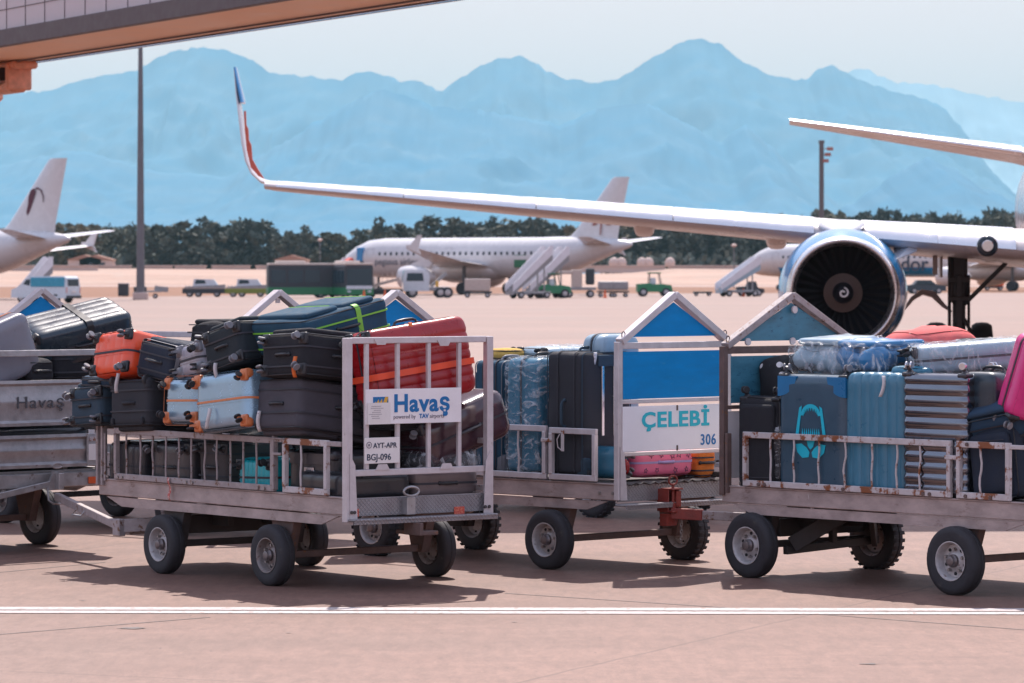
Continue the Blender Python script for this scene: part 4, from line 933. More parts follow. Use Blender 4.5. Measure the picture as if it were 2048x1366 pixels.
# --- cart B
case(B, (1166, 952), ('x', .03), U, (0, 1, 0), (.52, .40, .93), anc=(1, 1, 0), kind='soft', shell=M_dgr, trim=M_sltb, wheels=2, tele=True, tag_=(.12, .19, .93, M_tagw), label='tall charcoal suitcase standing with pull-out handle tubes', handles=('top', 'side'), pockets=0)
case(B, (1076, 950), ('x', .05), U, (0, 1, 0), (.50, .37, .89), anc=(1, 1, 0), shell=M_cobalt, trim=M_blk, label='blue suitcase wrapped in torn clear film, standing by the fence', wrap=(.0, 1.0), handles=('top',), wm=M_whl)
case(B, (1005, 945), ('x', .10), U, (0, 1, 0), (.50, .32, .86), anc=(1, 1, 0), kind='soft', shell=M_den, trim=M_whl, label='teal blue soft suitcase with pale piping beside the wrapped one', handles=('top',), wheels=2)
case(B, (948, 940), ('x', .10), U, (0, 1, 0), (.50, .36, .60), anc=(1, 1, 0), kind='soft', shell=M_den, trim=M_blk, label='blue soft suitcase seen through the barred end gate', handles=(), wheels=2)
case(B, (1062, 712), ('x', .50), (1, -.25, 0), (0, 0, 1), (.46, .14, .66), shell=M_lblue, trim=M_blk, label='pale blue suitcase lying flat on top behind the charcoal one', handles=('side',), wm=M_rub, wrap=(.2, 1.0))
case(B, (1246, 668), ('y', .42), U, (0, -1, 0), (.42, .26, .72), anc=(0, -1, 1), shell=M_lblue, trim=M_blk, label='pale blue suitcase standing behind the left post of the blue board', handles=(), wheels=0, r=(.09, .06, .09))
case(B, (1332, 924), ('y', .10), (0, 1, 0), (0, 0, 1), (.64, .22, .5), shell=M_pink, trim=M_lil, belt=M_lil, label='pink suitcase printed with stars lying under the white board', handles=('bottom',), wheels=0)
STAR = None
pk_ = [o for o in bpy.data.objects if o.get('label', '').startswith('pink suitcase printed')][0]
for k, (sx_, sz_, s_) in enumerate(((-.16, -.06, .028), (-.05, -.055, .022), (.07, -.045, .026), (.14, -.06, .034), (.24, -.05, .024), (-.10, .06, .022), (.10, .065, .026), (.22, .06, .022), (-.22, .06, .02))):
    b = MB(); rs = []
    pts_ = [(sx_+s_*(1 if j % 2 == 0 else .42)*sin(2*pi*j/10+k), sz_+s_*(1 if j % 2 == 0 else .42)*cos(2*pi*j/10+k)) for j in range(10)]
    b.tube([(x_, z_, -.0035) for x_, z_ in pts_], .0022, 4, True); b.build('star_print', M_ink, pk_, 0)
case(B, (1247, 926), ('y', .14), (0, 1, 0), (1, 0, 0), (.24, .16, .5), shell=M_bg, trim=M_whl, label='grey suitcase on edge left of the pink one', handles=(), wm=M_whl)
case(B, (1258, 935), ('y', .05), (0, 1, .0), (0, 0, 1), (.06, .12, .25), shell=M_redh, kind='soft', wheels=0, label='small red bag corner between the grey and pink cases', name='bag', cat='bag', handles=(), pockets=0, seam=False, piping=False)
case(B, (1414, 925), ('y', .12), (0, 1, 0), (0, 0, 1), (.19, .22, .4), shell=M_oran, trim=M_blk, kind='soft', wheels=0, label='orange backpack right of the pink suitcase', name='backpack', cat='backpack', handles=('bottom',), lump=.01)
case(B, (990, 709), ('x', .35), (1, 0, 0), (0, 0, 1), (.30, .08, .3), shell=M_yell, kind='soft', wheels=0, label='yellow pouch lying on top behind the red suitcase', name='pouch', cat='bag', handles=(), pockets=0, lump=.01, seam=False)
# --- cart C
case(Cc, (1517, 985), ('x', .04), (0, 0, -1), (-1, 0, 0), (.42, .32, .70), anc=(0, -1, 1), kind='soft', shell=M_fblk, trim=M_blk, label='black suitcase upside down with a band of clear film, leftmost on the rusty cart', wrap=(.28, .86), handles=(), wm=M_rub)
shk = case(Cc, (1623, 990), ('x', .02), (0, 0, -1), (-1, 0, 0), (.70, .34, .87), anc=(0, -1, 1), shell=M_shk, trim=M_blk, label='slate suitcase with a cyan shark jaw print, upside down', handles=('top',), wm=M_whl, tag_=(.02, -.17, .86, M_tagw))
# jaw print on the front of that case (case frame: z runs from the wheels down)
Wk, Tk, Hk = .70, .34, .87
def disc(b, pts_, y): b.prism([(p[0], p[1]) for p in pts_], y, y-.002)
yf = -Tk/2-.0085
b = MB()
def zz(py): return (py-742)/(990-742)*Hk
def xx(px): return -(px-1622)/134*Wk
for s_ in (-1, 1):
    P = [(s_*xx(1622+a), zz(q)) for a, q in ((24, 872), (30, 872), (22, 810), (17, 806))]; disc(b, P, yf)
    P = [(s_*xx(1622+a), zz(q)) for a, q in ((2, 902), (8, 892), (18, 884), (29, 886), (26, 902), (16, 914), (4, 912))]; disc(b, P, yf)
P = [(xx(1622+a), zz(q)) for a, q in ((-8, 876), (8, 876), (5, 890), (0, 896), (-5, 890))]; disc(b, P, yf)
arc = [(xx(1622+19*cos(R(a))), zz(826-24*sin(R(a)))) for a in range(0, 181, 15)]; arc2 = [(xx(1622+15*cos(R(a))), zz(826-16*sin(R(a)))) for a in range(180, -1, -15)]
disc(b, arc+arc2, yf)
b.prism([(xx(1600), zz(872)), (xx(1644), zz(872)), (xx(1640), zz(866)), (xx(1604), zz(866))], yf, yf-.002)
for k in range(9):
    a = R(15+150*k/8); cx_, cz_ = 1622+15*cos(a), 826-15*sin(a)
    b.prism([(xx(cx_-1.6), zz(cz_-1)), (xx(cx_+1.6), zz(cz_-1)), (xx(cx_), zz(cz_+6))], yf, yf-.0015)
    cx_ = 1606+32*k/8; b.prism([(xx(cx_-1.6), zz(866)), (xx(cx_+1.6), zz(866)), (xx(cx_), zz(852))], yf, yf-.0015)
M_cyn2 = mat('cyan_print', (.01, .52, .68), .5, var=.04)
b.build('jaw_print', M_cyn2, shk, 0)
for s_ in (-1, 1):   # bright blue shoulders by the wheels
    b = MB(); P = [(s_*xx(1622-66), .012)]+[(s_*xx(1622-66+36*cos(R(a))), .012+(zz(742+42)-zz(742))*sin(R(a))) for a in range(0, 91, 10)]; b.prism(P, -Tk/2-.0035, -Tk/2+.02); b.build('corner_panel', M_shc, shk, 0)
case(Cc, (1748, 992), ('x', .02), U, (-1, 0, 0), (.60, .36, .88), anc=(0, -1, 0), shell=M_bg, trim=M_blk, ribs='v', nr=7, rd=.007, tag_=(.1, -.19, .86, M_tagw), label='blue-grey ribbed suitcase standing between the shark case and the mirror one', handles=('side',), wm=M_chr)
case(Cc, (1866, 992), ('x', .00), (0, 0, -1), (-1, 0, 0), (.62, .36, .86), anc=(0, -1, 1), shell=M_crm, trim=M_ghd, ribs='h', nr=11, rd=.013, label='mirror-finish silver suitcase with deep horizontal ribs', handles=('top',), wm=M_chr, seam=False, r=(.05, .05, .06))
case(Cc, (1952, 985), ('x', .10), U, (-1, 0, 0), (.34, .36, .84), anc=(0, -1, 0), shell=M_gd, trim=M_blk, label='glossy black suitcase standing right of the mirror one', handles=('top',), wheels=0)
case(Cc, (1998, 842), ('x', .24), (.10, -1, .20), (-.6, 0, 1), (.34, .26, .56), anc=(0, 0, .5), shell=M_nvd, kind='soft', wheels=0, label='navy duffel bag resting on the fence under the magenta case', name='duffel_bag', cat='duffel bag', handles=('side',), lump=.014, r=(.11, .11, .08), trim=M_blk, tag_=(.0, -.17, .5, M_tagw))
case(Cc, (1992, 998), ('x', .08), (0, .12, 1), (-1, 0, 0), (.42, .34, .50), anc=(0, -1, 0), shell=M_nav, kind='soft', wheels=0, label='dark navy soft case standing behind the short rusty gate', handles=(), lump=.01)
case(Cc, (2072, 806), ('x', .18), (.10, -.30, 1), (-.35, -1, 0), (.34, .26, .58), anc=(1, -1, 0) if False else (0, -1, .25), shell=M_mag, trim=M_blk, kind='hard', wheels=4, label='magenta suitcase leaning at the right edge', handles=('side',), wm=M_whl)
case(Cc, (1857, 690), ('x', .95), (1, -.35, .04), (0, 0, 1), (.72, .24, .66), anc=(0, 0, .5), shell=M_cor, kind='soft', wheels=0, label='puffy coral red bag on top at the back', name='bag', cat='bag', handles=(), pockets=0, lump=.02, r=(.28, .12, .28), seam=False, trim=M_cor, piping=False)
case(Cc, (1668, 714), ('x', .50), (1, .0, .06), (0, 0, 1), (.52, .22, .50), anc=(0, 0, .4), shell=M_lblue, kind='soft', wheels=0, label='crumpled film-wrapped bag on top behind the shark case', name='bag', cat='bag', handles=(), wrap=(-.02, 1.02), lump=.045, r=(.12, .1, .12), seam=False, piping=False)
case(Cc, (1752, 716), ('x', .42), (1, -.15, .03), (0, 0, 1), (.56, .19, .55), anc=(0, 0, .4), shell=M_shc, kind='soft', wheels=0, label='bright blue wrapped bag on top behind the ribbed suitcase', name='bag', cat='bag', handles=(), wrap=(-.02, 1.02), lump=.04, r=(.10, .09, .10), seam=False, piping=False)
case(Cc, (1822, 722), ('x', .30), (1, -.85, .10), (0, 0, 1), (.46, .21, .80), anc=(0, 0, .0), shell=M_lblue, wheels=4, label='pale blue film-wrapped suitcase lying on top towards the right', handles=(), wrap=(-.01, 1.01), trim=M_blk)
M_dots = None
def dotmat():
    m = mat('polka_fabric', (.012, .012, .015), .8).copy(); m.name = 'polka_dot_fabric'; N = m.node_tree.nodes; L = m.node_tree.links
    tc = N.new('ShaderNodeTexCoord'); vo = N.new('ShaderNodeTexVoronoi'); vo.inputs['Scale'].default_value = 11; vo.inputs['Randomness'].default_value = .25; L.new(tc.outputs['Object'], vo.inputs[0])
    mt = N.new('ShaderNodeMath'); mt.operation = 'LESS_THAN'; mt.inputs[1].default_value = .30; L.new(vo.outputs[0], mt.inputs[0])
    mx = N.new('ShaderNodeMix'); mx.data_type = 'RGBA'; mx.inputs[6].default_value = (.012, .012, .015, 1); mx.inputs[7].default_value = (.7, .68, .68, 1); L.new(mt.outputs[0], mx.inputs[0]); L.new(mx.outputs[2], N['Principled BSDF'].inputs['Base Color']); return m
def stripemat():
    m = mat('stripe_fabric', (.012, .012, .015), .6).copy(); m.name = 'striped_shell'; N = m.node_tree.nodes; L = m.node_tree.links
    tc = N.new('ShaderNodeTexCoord'); vo = N.new('ShaderNodeTexWave'); vo.inputs['Scale'].default_value = 7; L.new(tc.outputs['Object'], vo.inputs[0])
    mt = N.new('ShaderNodeMath'); mt.operation = 'LESS_THAN'; mt.inputs[1].default_value = .5; L.new(vo.outputs[1], mt.inputs[0])
    mx = N.new('ShaderNodeMix'); mx.data_type = 'RGBA'; mx.inputs[6].default_value = (.03, .028, .03, 1); mx.inputs[7].default_value = (.6, .55, .5, 1); L.new(mt.outputs[0], mx.inputs[0]); L.new(mx.outputs[2], N['Principled BSDF'].inputs['Base Color']); return m
case(Cc, (1538, 760), ('x', .30), (0, .15, 1), (-1, 0, 0), (.30, .22, .36), anc=(0, -1, .5), shell=dotmat(), kind='soft', wheels=0, label='black bag with white polka dots above the wrapped black suitcase', name='bag', cat='bag', handles=(), pockets=0, lump=.01, r=(.09, .08, .09), seam=False, piping=False)
case(Cc, (1612, 725), ('x', .45), (1, 0, 0), (0, 0, 1), (.55, .12, .5), shell=stripemat(), wheels=0, label='black and white striped case lying behind the shark suitcase', handles=(), ribs='v', nr=8)
case(Cc, (1825, 744), ('x', .16), (0, -1, 0), (0, 0, 1), (.09, .06, .34), anc=(0, 0, .5), shell=M_cobalt, kind='soft', wheels=0, label='small teal rolled bag on top of the mirror suitcase', name='bag', cat='bag', handles=(), pockets=0, r=(.04, .03, .02), seam=False, piping=False)
for k, (px, py, h_) in enumerate(((1640, 990, .95), (1760, 990, .98), (1900, 990, .98))):
    case(Cc, (px+60, py-40), ('x', .75), U, (-1, 0, 0), (.58, .36, h_), anc=(0, -1, 0), shell=(M_bhd, M_shk, M_fblk)[k], wheels=0, label=('black hard case standing in the back row behind the shark suitcase', 'slate hard case standing in the back row behind the ribbed suitcase', 'black fabric case standing in the back row behind the mirror suitcase')[k], handles=(), seam=False)
# --- cart D
case(D, (150, 668), ('y', .45), (.9, -.30, .22), (-.25, -.2, 1), (.58, .34, .84), anc=(0, 0, .5), shell=M_gd, trim=M_blk, ribs='v', nr=5, rd=.005, label='glossy midnight blue suitcase with a black strap, high on the left cart', strap=[('z', .55, .055, M_blk, 0)], handles=('side',), wm=M_whl)
case(D, (22, 702), ('y', .10), (-.35, 0, 1), (0, -1, 0), (.52, .34, .50), anc=(0, -1, .5), shell=M_gsv, trim=M_trm, belt=M_trm, wheels=0, label='grey hard suitcase with tan handle at the left edge', handles=('side',))
case(D, (85, 742), ('y', .08), (0, 1, 0), (0, 0, 1), (.24, .16, .3), shell=M_fblk, kind='soft', wheels=0, label='small black bag beside the grey suitcase with tan handle', name='bag', cat='bag', handles=('bottom',), lump=.02, pockets=0, seam=False)
case(D, (155, 728), ('y', .25), (0, 1, 0), (0, 0, 1), (.46, .24, .6), shell=M_fblk, kind='soft', wheels=0, label='black fabric case under the glossy midnight blue suitcase', handles=(), pockets=0)
case(D, (75, 890), ('y', .20), (0, 1, 0), (0, 0, 1), (1.1, .30, .8), shell=M_bhd, wheels=0, label='long black case seen in the gap between the steel panels', handles=(), seam=False)
case(D, (75, 800), ('y', .25), (0, 1, 0), (0, 0, 1), (1.1, .30, .8), kind='soft', shell=M_dgr, wheels=0, label='charcoal case behind the upper embossed steel panel', handles=(), seam=False, pockets=0)
# --- cart E
case(E, (420, 675), ('x', .35), (1, 0, 0), (0, 0, 1), (.62, .24, .6), shell=M_fblk, kind='soft', wheels=0, label='black soft bag in the second row under the open gable', name='bag', cat='bag', handles=('bottom',), lump=.02)
case(E, (480, 800), ('x', .10), (1, 0, 0), (0, 0, 1), (1.6, .60, .9), shell=M_bhd, wheels=0, label='large black case in the second row, behind the front pile', handles=(), seam=False)
# ------------------------------------------------------------------ airliners
M_fus = mat('white_fuselage', (.62, .60, .61), .25, var=.03, vs=1, clear=.4)
M_wing = mat('wing_grey', (.62, .58, .58), .32, .1, var=.05, vs=1.5)
M_slat = mat('polished_leading_edge', (.78, .77, .78), .2, .8, var=.04, vs=2)
M_eblue = mat('blue_cowl', (.003, .22, .50), .2, var=.05, vs=1, clear=.7)
M_lip = mat('polished_lip', (.72, .70, .70), .28, .95, var=.03)
M_fan = mat('fan_dark', (.014, .013, .018), .55, .0, var=.2, spec=.25)
M_glass = mat('dark_window', (.02, .035, .05), .1, var=.02)
M_tire = M_tyre
M_tailb = mat('tail_blue_shade', (.05, .22, .33), .3)
M_gear = mat('gear_grey', (.10, .095, .10), .5, .3, var=.2, vs=6)
def airfoil(n=14):
    up, lo = [], []
    for i in range(n+1):
        x = (1-cos(pi*i/n))/2; t = .6*(.2969*sqrt(x)-.126*x-.3516*x*x+.2843*x**3-.1036*x**4); c_ = .03*(1-(2*x-1)**2)
        up.append((x, t+c_)); lo.append((x, -t*.85+c_))
    return up[::-1]+lo[1:-1]
AF = airfoil()
def wingsec(le, chord, thick, nrm=(0, 0, 1), aft=(0, 1, 0)):
    le, nrm, aft = Vector(le), Vector(nrm), Vector(aft)
    return [le+aft*(x*chord)+nrm*(t*thick*chord/.12*.1*1.0-x*chord*.045) for x, t in AF]
def loft_wing(b, secs):
    b.rings([wingsec(*s) for s in secs]); return b
# --- the near airliner, wing and engine over the carts. local frame: x = span (+ towards the photo's left wing tip), y = aft
def near_plane():
    # aircraft axis: nose points towards the camera, slightly left
    s_ = .07; zc = 76.4; ax0 = Vector((12.45, zc, 0)); th_ = atan2(-s_, 1)      # aft direction
    e = empty('airliner', ax0, th_); tag(e, 'near white airliner with blue engine, only wing, winglet, engine and gear in frame', 'airliner', 'airliners')
    M = Matrix.Translation(ax0) @ Matrix.Rotation(th_, 4, 'Z'); Mi = M.inverted()
    def loc(px, py, z): return Mi @ pt(px, py, z)
    # fuselage
    b = MB(); rs = []
    R_ = 1.98
    for y, r, zc_ in ((-17.5, .15, 2.95), (-17, .75, 3.0), (-16, 1.25, 3.15), (-14.5, 1.68, 3.4), (-12.5, 1.93, 3.55), (-10, R_, 3.6), (12, R_, 3.6), (16, 1.9, 3.68), (20, 1.55, 3.95), (24, 1.05, 4.35), (27, .5, 4.75), (28.3, .2, 4.9)):
        rs.append([(r*cos(2*pi*j/40), y, zc_+r*1.04*sin(2*pi*j/40)) for j in range(40)])
    b.rings(rs); fu = b.build('fuselage', M_fus, e, 40)
    for k in range(40):
        w_ = None
    b = MB(); rs = []       # belly fairing
    for y, rx, rz in ((-5, .3, .2), (-3.5, 1.6, .8), (-1, 2.05, 1.2), (4, 2.1, 1.25), (7, 1.6, .9), (9, .3, .2)):
        rs.append([(rx*cos(2*pi*j/24), y, 2.35+rz*sin(2*pi*j/24)) for j in range(24)])
    b.rings(rs); b.build('belly_fairing', M_wing, e, 40)
    wb = MB(); wb.box((0, 0, 0), (.26, .02, .36)); 
    b = MB(); rs = [(-1.35, 0), (-1.2, .0)]
    b.prism([(-.6, .0), (.6, 0), (.5, .5), (-.5, .5)], -16.35, -16.2, Matrix.Translation((0, 0, 3.5))); b.build('cockpit_window', M_glass, e)
    # wing towards the left of the photo: leading edge from three anchors
    tip = loc(528, 372, 84.3); eng = loc(1690, 472, 78.6); root = loc(2036, 500, 75.9)
    def wing(sgn, tip, eng, root, name):
        S = [((root.x+1.3, root.y-.75, root.z-.10), 7.4, 1.15), (root, 6.3, 1.15), (eng, 4.5, 1.25), (eng+(tip-eng)*.5, 3.1, 1.35), (tip, 1.55, 1.35)]
        if sgn < 0: S = [((-p[0], p[1], p[2]), c_, t_) for p, c_, t_ in S]
        b = MB(); loft_wing(b, [(p, c_, t_) for p, c_, t_ in S]); w_ = b.build(name, M_wing, e, 50)
        for i, j, f0, f1 in ((1, 2, .01, .90), (2, 4, .05, .98)):          # slats, polished
            b = MB()
            P0, P1 = Vector(S[i][0]), Vector(S[j][0]); 
            secs = []; los = []
            for f in [f0+(f1-f0)*k/24 for k in range(25)]:
                if j == 4 and f > .5: k0, k1, ff = 3, 4, (f-.5)*2
                elif j == 4: k0, k1, ff = 2, 3, f*2
                else: k0, k1, ff = 1, 2, f
                q = Vector(S[k0][0]).lerp(Vector(S[k1][0]), ff); ch = S[k0][1]+(S[k1][1]-S[k0][1])*ff; th = S[k0][2]+(S[k1][2]-S[k0][2])*ff
                secs.append([q+Vector((0, -.03+x*ch, t*th*ch/.12*.1*1.08+.004-x*ch*.045)) for x, t in AF if (x < .20 and t > -.005)])
                los.append([q+Vector((0, -.012+x*ch, t*th*ch/.12*.1*1.06-x*ch*.045)) for x, t in AF if (x < .045 and t < -.003)])
            ns = 4 if j == 4 else 2; st_ = 24//ns; gap_ = .012
            for g in range(ns):
                sg_ = secs[g*st_:(g+1)*st_+1]; sg_ = [list(x_) for x_ in sg_]
                sg_[-1] = [a_.lerp(b_, 1-.035*(6 if j == 4 else 3)/ns) for a_, b_ in zip(sg_[-2], sg_[-1])]
                b = MB(); b.rings(sg_, True, (True, True)); b.build('slat', M_slat, w_, 50)
            b = MB(); b.rings(los, False, (False, False)); b.build('slat_seal', M_blk, w_, 50)
        return w_, S
    wl, S = wing(1, tip, eng, root, 'wing'); wing(-1, tip, eng, root, 'wing')
    # winglet: blends up from the tip; pixel outline at the tip's distance
    b = MB(); zt = 84.3; secs = []
    for px, py, ch, k in ((545, 370, 1.55, 0), (520, 362, 1.5, .1), (502, 345, 1.42, .35), (491, 320, 1.30, .6), (484, 285, 1.15, .9), (478, 235, .95, 1), (472, 185, .75, 1), (468, 138, .50, 1)):
        p = loc(px, py, zt+.25+ (370-py)*.0042); ang = k*1.42; nrm = Vector((-sin(ang)*-1*-1, 0, cos(ang)))
        secs.append(wingsec(p, ch, .8 if k < .5 else .9, (sin(ang), 0, cos(ang)), (0, 1, 0)))
    b.rings(secs); wgl = b.build('winglet', M_fus, wl, 50)
    b = MB(); secs = []
    for px, py, ch in ((484, 205, .80), (479, 180, .72), (475, 160, .62), (470, 134, .52)):
        p = loc(px-2.2, py, zt+.25+(370-py)*.0042-.03); secs.append(wingsec(p, ch, 1.25, (1, 0, .12)))
    b.rings(secs); b.build('winglet_tip', M_eblue, wgl, 50)
    M_wgr = mat('coral_swirl', (.60, .10, .05), .35)
    inner = []
    for t, px, py in ((0, 486, 222), (.1, 490, 222), (.2, 491, 250), (.35, 495, 258), (.5, 496, 280), (.62, 501, 290), (.75, 503, 318), (.9, 514, 338), (1, 527, 358), (1, 515, 352), (.9, 500, 335), (.7, 492, 300), (.4, 488, 260)):
        inner.append(loc(px+1.5, py, zt+.05+(370-py)*.0042-.15))
    b = MB(); b.add(inner+[p+Vector((0, .06, 0)) for p in inner], [tuple(range(len(inner))), tuple(range(len(inner), 2*len(inner)))[::-1]]+[(i, (i+1) % len(inner), (i+1) % len(inner)+len(inner), i+len(inner)) for i in range(len(inner))]); b.build('swirl_marking', M_wgr, wgl, 0)
    # flap track fairings
    for px, py, z, sc_ in ((1288, 448, 83.6, 1), (1553, 472, 82.2, 1), (1980, 500, 79, .9), (1120, 430, 85, .0)):
        if sc_ == 0: continue
        p = loc(px, py-14, z); b = MB(); rs = []
        for t, w_, h_, dz in ((0, .06, .05, .30), (.12, .16, .16, .2), (.3, .21, .26, .05), (.55, .22, .30, 0), (.8, .18, .24, 0), (1, .07, .08, .05)):
            rs.append([(p.x+w_*sc_*(abs(cos(a))**.6)*(1 if cos(a) > 0 else -1), p.y-1.6+3.4*t, p.z-.12+dz+h_*sc_*(abs(sin(a))**.6)*(1 if sin(a) > 0 else -1)) for a in [2*pi*j/20 for j in range(20)]])
        b.rings(rs); b.build('flap_fairing', M_wing, wl, 50)
    # engines
    def engine(px, py, z, mirror=False):
        c_ = loc(px, py, z)
        if mirror: c_.x = -c_.x
        y_ = Vector((0, 1, 0)); R0 = 1.215
        b = MB(); b.lathe([(R0*.900, .34), (R0*.97, .62), (R0*1.035, 1.2), (R0*1.03, 2.2), (R0*.90, 3.0), (R0*.78, 3.6), (R0*.72, 3.62), (R0*.74, 2.8), (R0*.79, .3)], c_, y_, 64); en = b.build('engine', M_eblue, e, 50)
        b = MB(); prof = []
        for k in range(15):
            a = pi*k/14; prof.append((R0*(.830+.072*cos(a)), .34-.40*sin(a)))
        b.lathe(prof, c_, y_, 64); b.lathe([(R0*.760, .34), (R0*.75, .55), (R0*.77, .80)], c_, y_, 64); b.build('inlet_lip', M_lip, en, 60)
        b = MB(); b.lathe([(R0*.772, .42), (R0*.765, .9), (.001, .92)], c_, y_, 48); b.build('inlet_duct', M_fan, en, 50)
        b = MB()
        for k in range(30):
            a = 2*pi*k/30; d1 = Vector((cos(a), 0, sin(a))); d2 = Vector((-sin(a), 0, cos(a)))
            P = [c_+d1*.27+y_*.80-d2*.02, c_+d1*.27+y_*.88+d2*.03, c_+d1*R0*.755+y_*.90+d2*.10, c_+d1*R0*.755+y_*.74-d2*.02]
            b.add(P+[p+y_*.008 for p in P], [(0, 1, 2, 3), (7, 6, 5, 4)])
        b.build('fan_blades', mat('fan_blade', (.016, .015, .02), .6, 0, spec=.2), en, 0)
        b = MB(); b.lathe([(.38, .73), (.30, .70), (.20, .66)], c_, y_, 40); b.build('fan_hub_ring', mat('brown_hub', (.09, .06, .05), .6), en, 50)
        b = MB(); b.lathe([(.205, .665), (.19, .56), (.14, .46), (.07, .39), (.001, .37)], c_, y_, 32); sp = b.build('spinner', M_fan, en, 50)
        b = MB(); pts_ = []; rr = []
        for k in range(26):
            t = k/25; a = R(20)+t*R(420); r = .02+.085*t; pts_.append(c_+Vector((r*cos(a), .375+.8*max(0, r-.04)-.01, r*sin(a)))); rr.append(.020 if t < .9 else .014)
        b.tube(pts_, rr, 6); b.build('spiral_mark', mat('spiral_white', (.75, .75, .75), .4), sp, 50)
        sx = 1 if not mirror else -1
        # strake, pylon
        b = MB(); q = c_+Vector((R0*.84*sx*1.0, 1.05, R0*.52)); b.add([q, q+Vector((.42, .25, .16)), q+Vector((.42, .62, .40)), q+Vector((-.02, 1.0, .22))]+[q+Vector((0, 0, .02)), q+Vector((.42, .25, .18)), q+Vector((.42, .62, .42)), q+Vector((-.02, 1.0, .24))], [(0, 1, 2, 3), (7, 6, 5, 4), (0, 4, 5, 1), (1, 5, 6, 2), (2, 6, 7, 3), (3, 7, 4, 0)]); b.build('strake', M_fus, en, 0)
        b = MB(); rs = []
        for y, w_, z0, z1 in ((.9, .08, R0*.9, R0*.98), (1.5, .26, R0*.8, R0*1.08), (2.2, .38, R0*.8, R0*1.17), (3.4, .40, R0*.7, R0*1.20), (5.0, .22, R0*.85, R0*1.12)):
            rs.append([(c_.x+w_*(abs(cos(a))**.5)*(1 if cos(a) > 0 else -1)*(1.0+.6*max(0, sin(a))), c_.y+y, c_.z+(z0+z1)/2+(z1-z0)/2*sin(a)) for a in [2*pi*j/24 for j in range(24)]])
        b.rings(rs); b.build('pylon', M_fus, en, 50)
        b = MB(); b.lathe([(R0*.5, 2.6), (R0*.45, 4.0), (R0*.3, 4.6), (.001, 5)], c_, y_, 32); b.build('core_nozzle', M_gear, en, 50)
    engine(1687, 586, 76.4); engine(1687, 586, 76.4, True)
    # landing light in the wing root
    p = loc(1975, 492, 75.15); b = MB(); b.lathe([(.20, 0), (.20, -.10), (.15, -.16), (.001, -.18)], p+Vector((0, .12, 0)), Y, 24); lg = b.build('landing_light', M_glass, wl, 50)
    b = MB(); b.lathe([(.11, -.185), (.10, -.20), (.001, -.20)], p+Vector((0, .12, 0)), Y, 20); b.build('lens', M_chr, lg, 50)
    # main gears
    for sg in (1, -1):
        g0 = loc(1918, 560, 81.0); gx = g0.x*sg; gy = g0.y
        b = MB(); b.bar((gx, gy, .6), (gx, gy, 1.7), .26, .26, (0, 1, 0), .05); b.bar((gx, gy, 1.6), (gx, gy, 3.0), .34, .32, (0, 1, 0), .06); b.box((gx, gy-.2, 1.5), (.14, .12, 1.4), .02); b.box((gx+.02, gy-.15, .95), (.42, .2, .18), .03); b.box((gx-.02, gy-.15, .55), (.34, .25, .4), .05); b.cyl((gx-.2, gy-.16, .7), (gx-.2, gy-.16, 2.7), .035, 8); b.cyl((gx+.19, gy-.16, .9), (gx+.19, gy-.16, 2.2), .03, 8); b.tube([(gx+.1, gy-.3, 1.3), (gx+.25, gy-.42, 1.0), (gx+.1, gy-.3, .7)], .04, 8); b.box((gx, gy-.2, 2.1), (.44, .1, .12), .02); b.box((gx, gy-.2, 1.72), (.40, .14, .1), .02)
        b.cyl((gx-.55, gy, .58), (gx+.55, gy, .58), .09, 12)
        gr = b.build('landing_gear', M_gear, e, 40)
        q = MB(); q.bar((gx+.1*1, gy-.05, 1.6), (gx+1.05, gy-.1, 2.55), .09, .09); q.build('side_brace', M_blk, gr)
        q = MB(); q.bar((gx-.48, gy+.1, 2.2), (gx-.48, gy+.1, 2.9), .10, .05); q.box((gx-.36, gy+.5, 2.5), (.05, 1.2, .7), .01); q.build('gear_door', M_wing, gr)
        q = MB(); ptsl = [(gx-1.15, gy-.1, 1.45), (gx-.95, gy-.1, 1.72), (gx-.75, gy-.1, 1.85), (gx-.52, gy-.1, 1.80), (gx-.32, gy-.1, 1.58), (gx-.15, gy-.1, 1.45)]
        q.tube(ptsl, [.02, .045, .06, .07, .045, .02], 8); q.build('fairing_arm', M_wing, gr)
        for wx in (-.46, .46):
            q = MB(); q.lathe([(.28, -.2), (.40, -.22), (.56, -.20), (.61, -.12), (.62, 0), (.61, .12), (.56, .20), (.40, .22), (.28, .2)], (0, 0, 0), X, 40); wo = q.build('wheel', M_tire, gr, 45, (gx+wx, gy, .62))
            q = MB(); q.lathe([(.001, -.15), (.27, -.16), (.28, -.19)], (0, 0, 0), X, 24); q.lathe([(.001, .15), (.27, .16), (.28, .19)], (0, 0, 0), X, 24); q.build('rim', M_gear, wo, 40)
    # tailplane and fin
    tp = loc(1579, 241, 101.5); rt = loc(2044, 305, 98.5)
    b = MB(); loft_wing(b, [((.3, rt.y-.6, rt.z-.18), 4.2, .8), (rt, 3.6, .8), (tp, 1.3, .8)]) if False else None
    for sg in (1, -1):
        b = MB(); P = [(.0, rt.y-1.0, rt.z-.35), (rt.x, rt.y, rt.z), (tp.x, tp.y, tp.z)]
        loft_wing(b, [((p[0]*sg, p[1], p[2]), c_, .85) for p, c_ in zip(P, (4.4, 3.7, 1.35))]); st = b.build('tailplane', M_wing, e, 50)
        b = MB(); secs = []
        for f in [k/5 for k in range(6)]:
            q = Vector(P[1]).lerp(Vector(P[2]), f); q.x *= sg; ch = 3.7+(1.35-3.7)*f
            secs.append([q+Vector((0, -.02+x*ch, t*.85*ch/.12*.1*1.1)) for x, t in AF if x < .14])
        b.rings(secs); b.build('leading_edge', M_slat, st, 50)
    b = MB(); secs = []
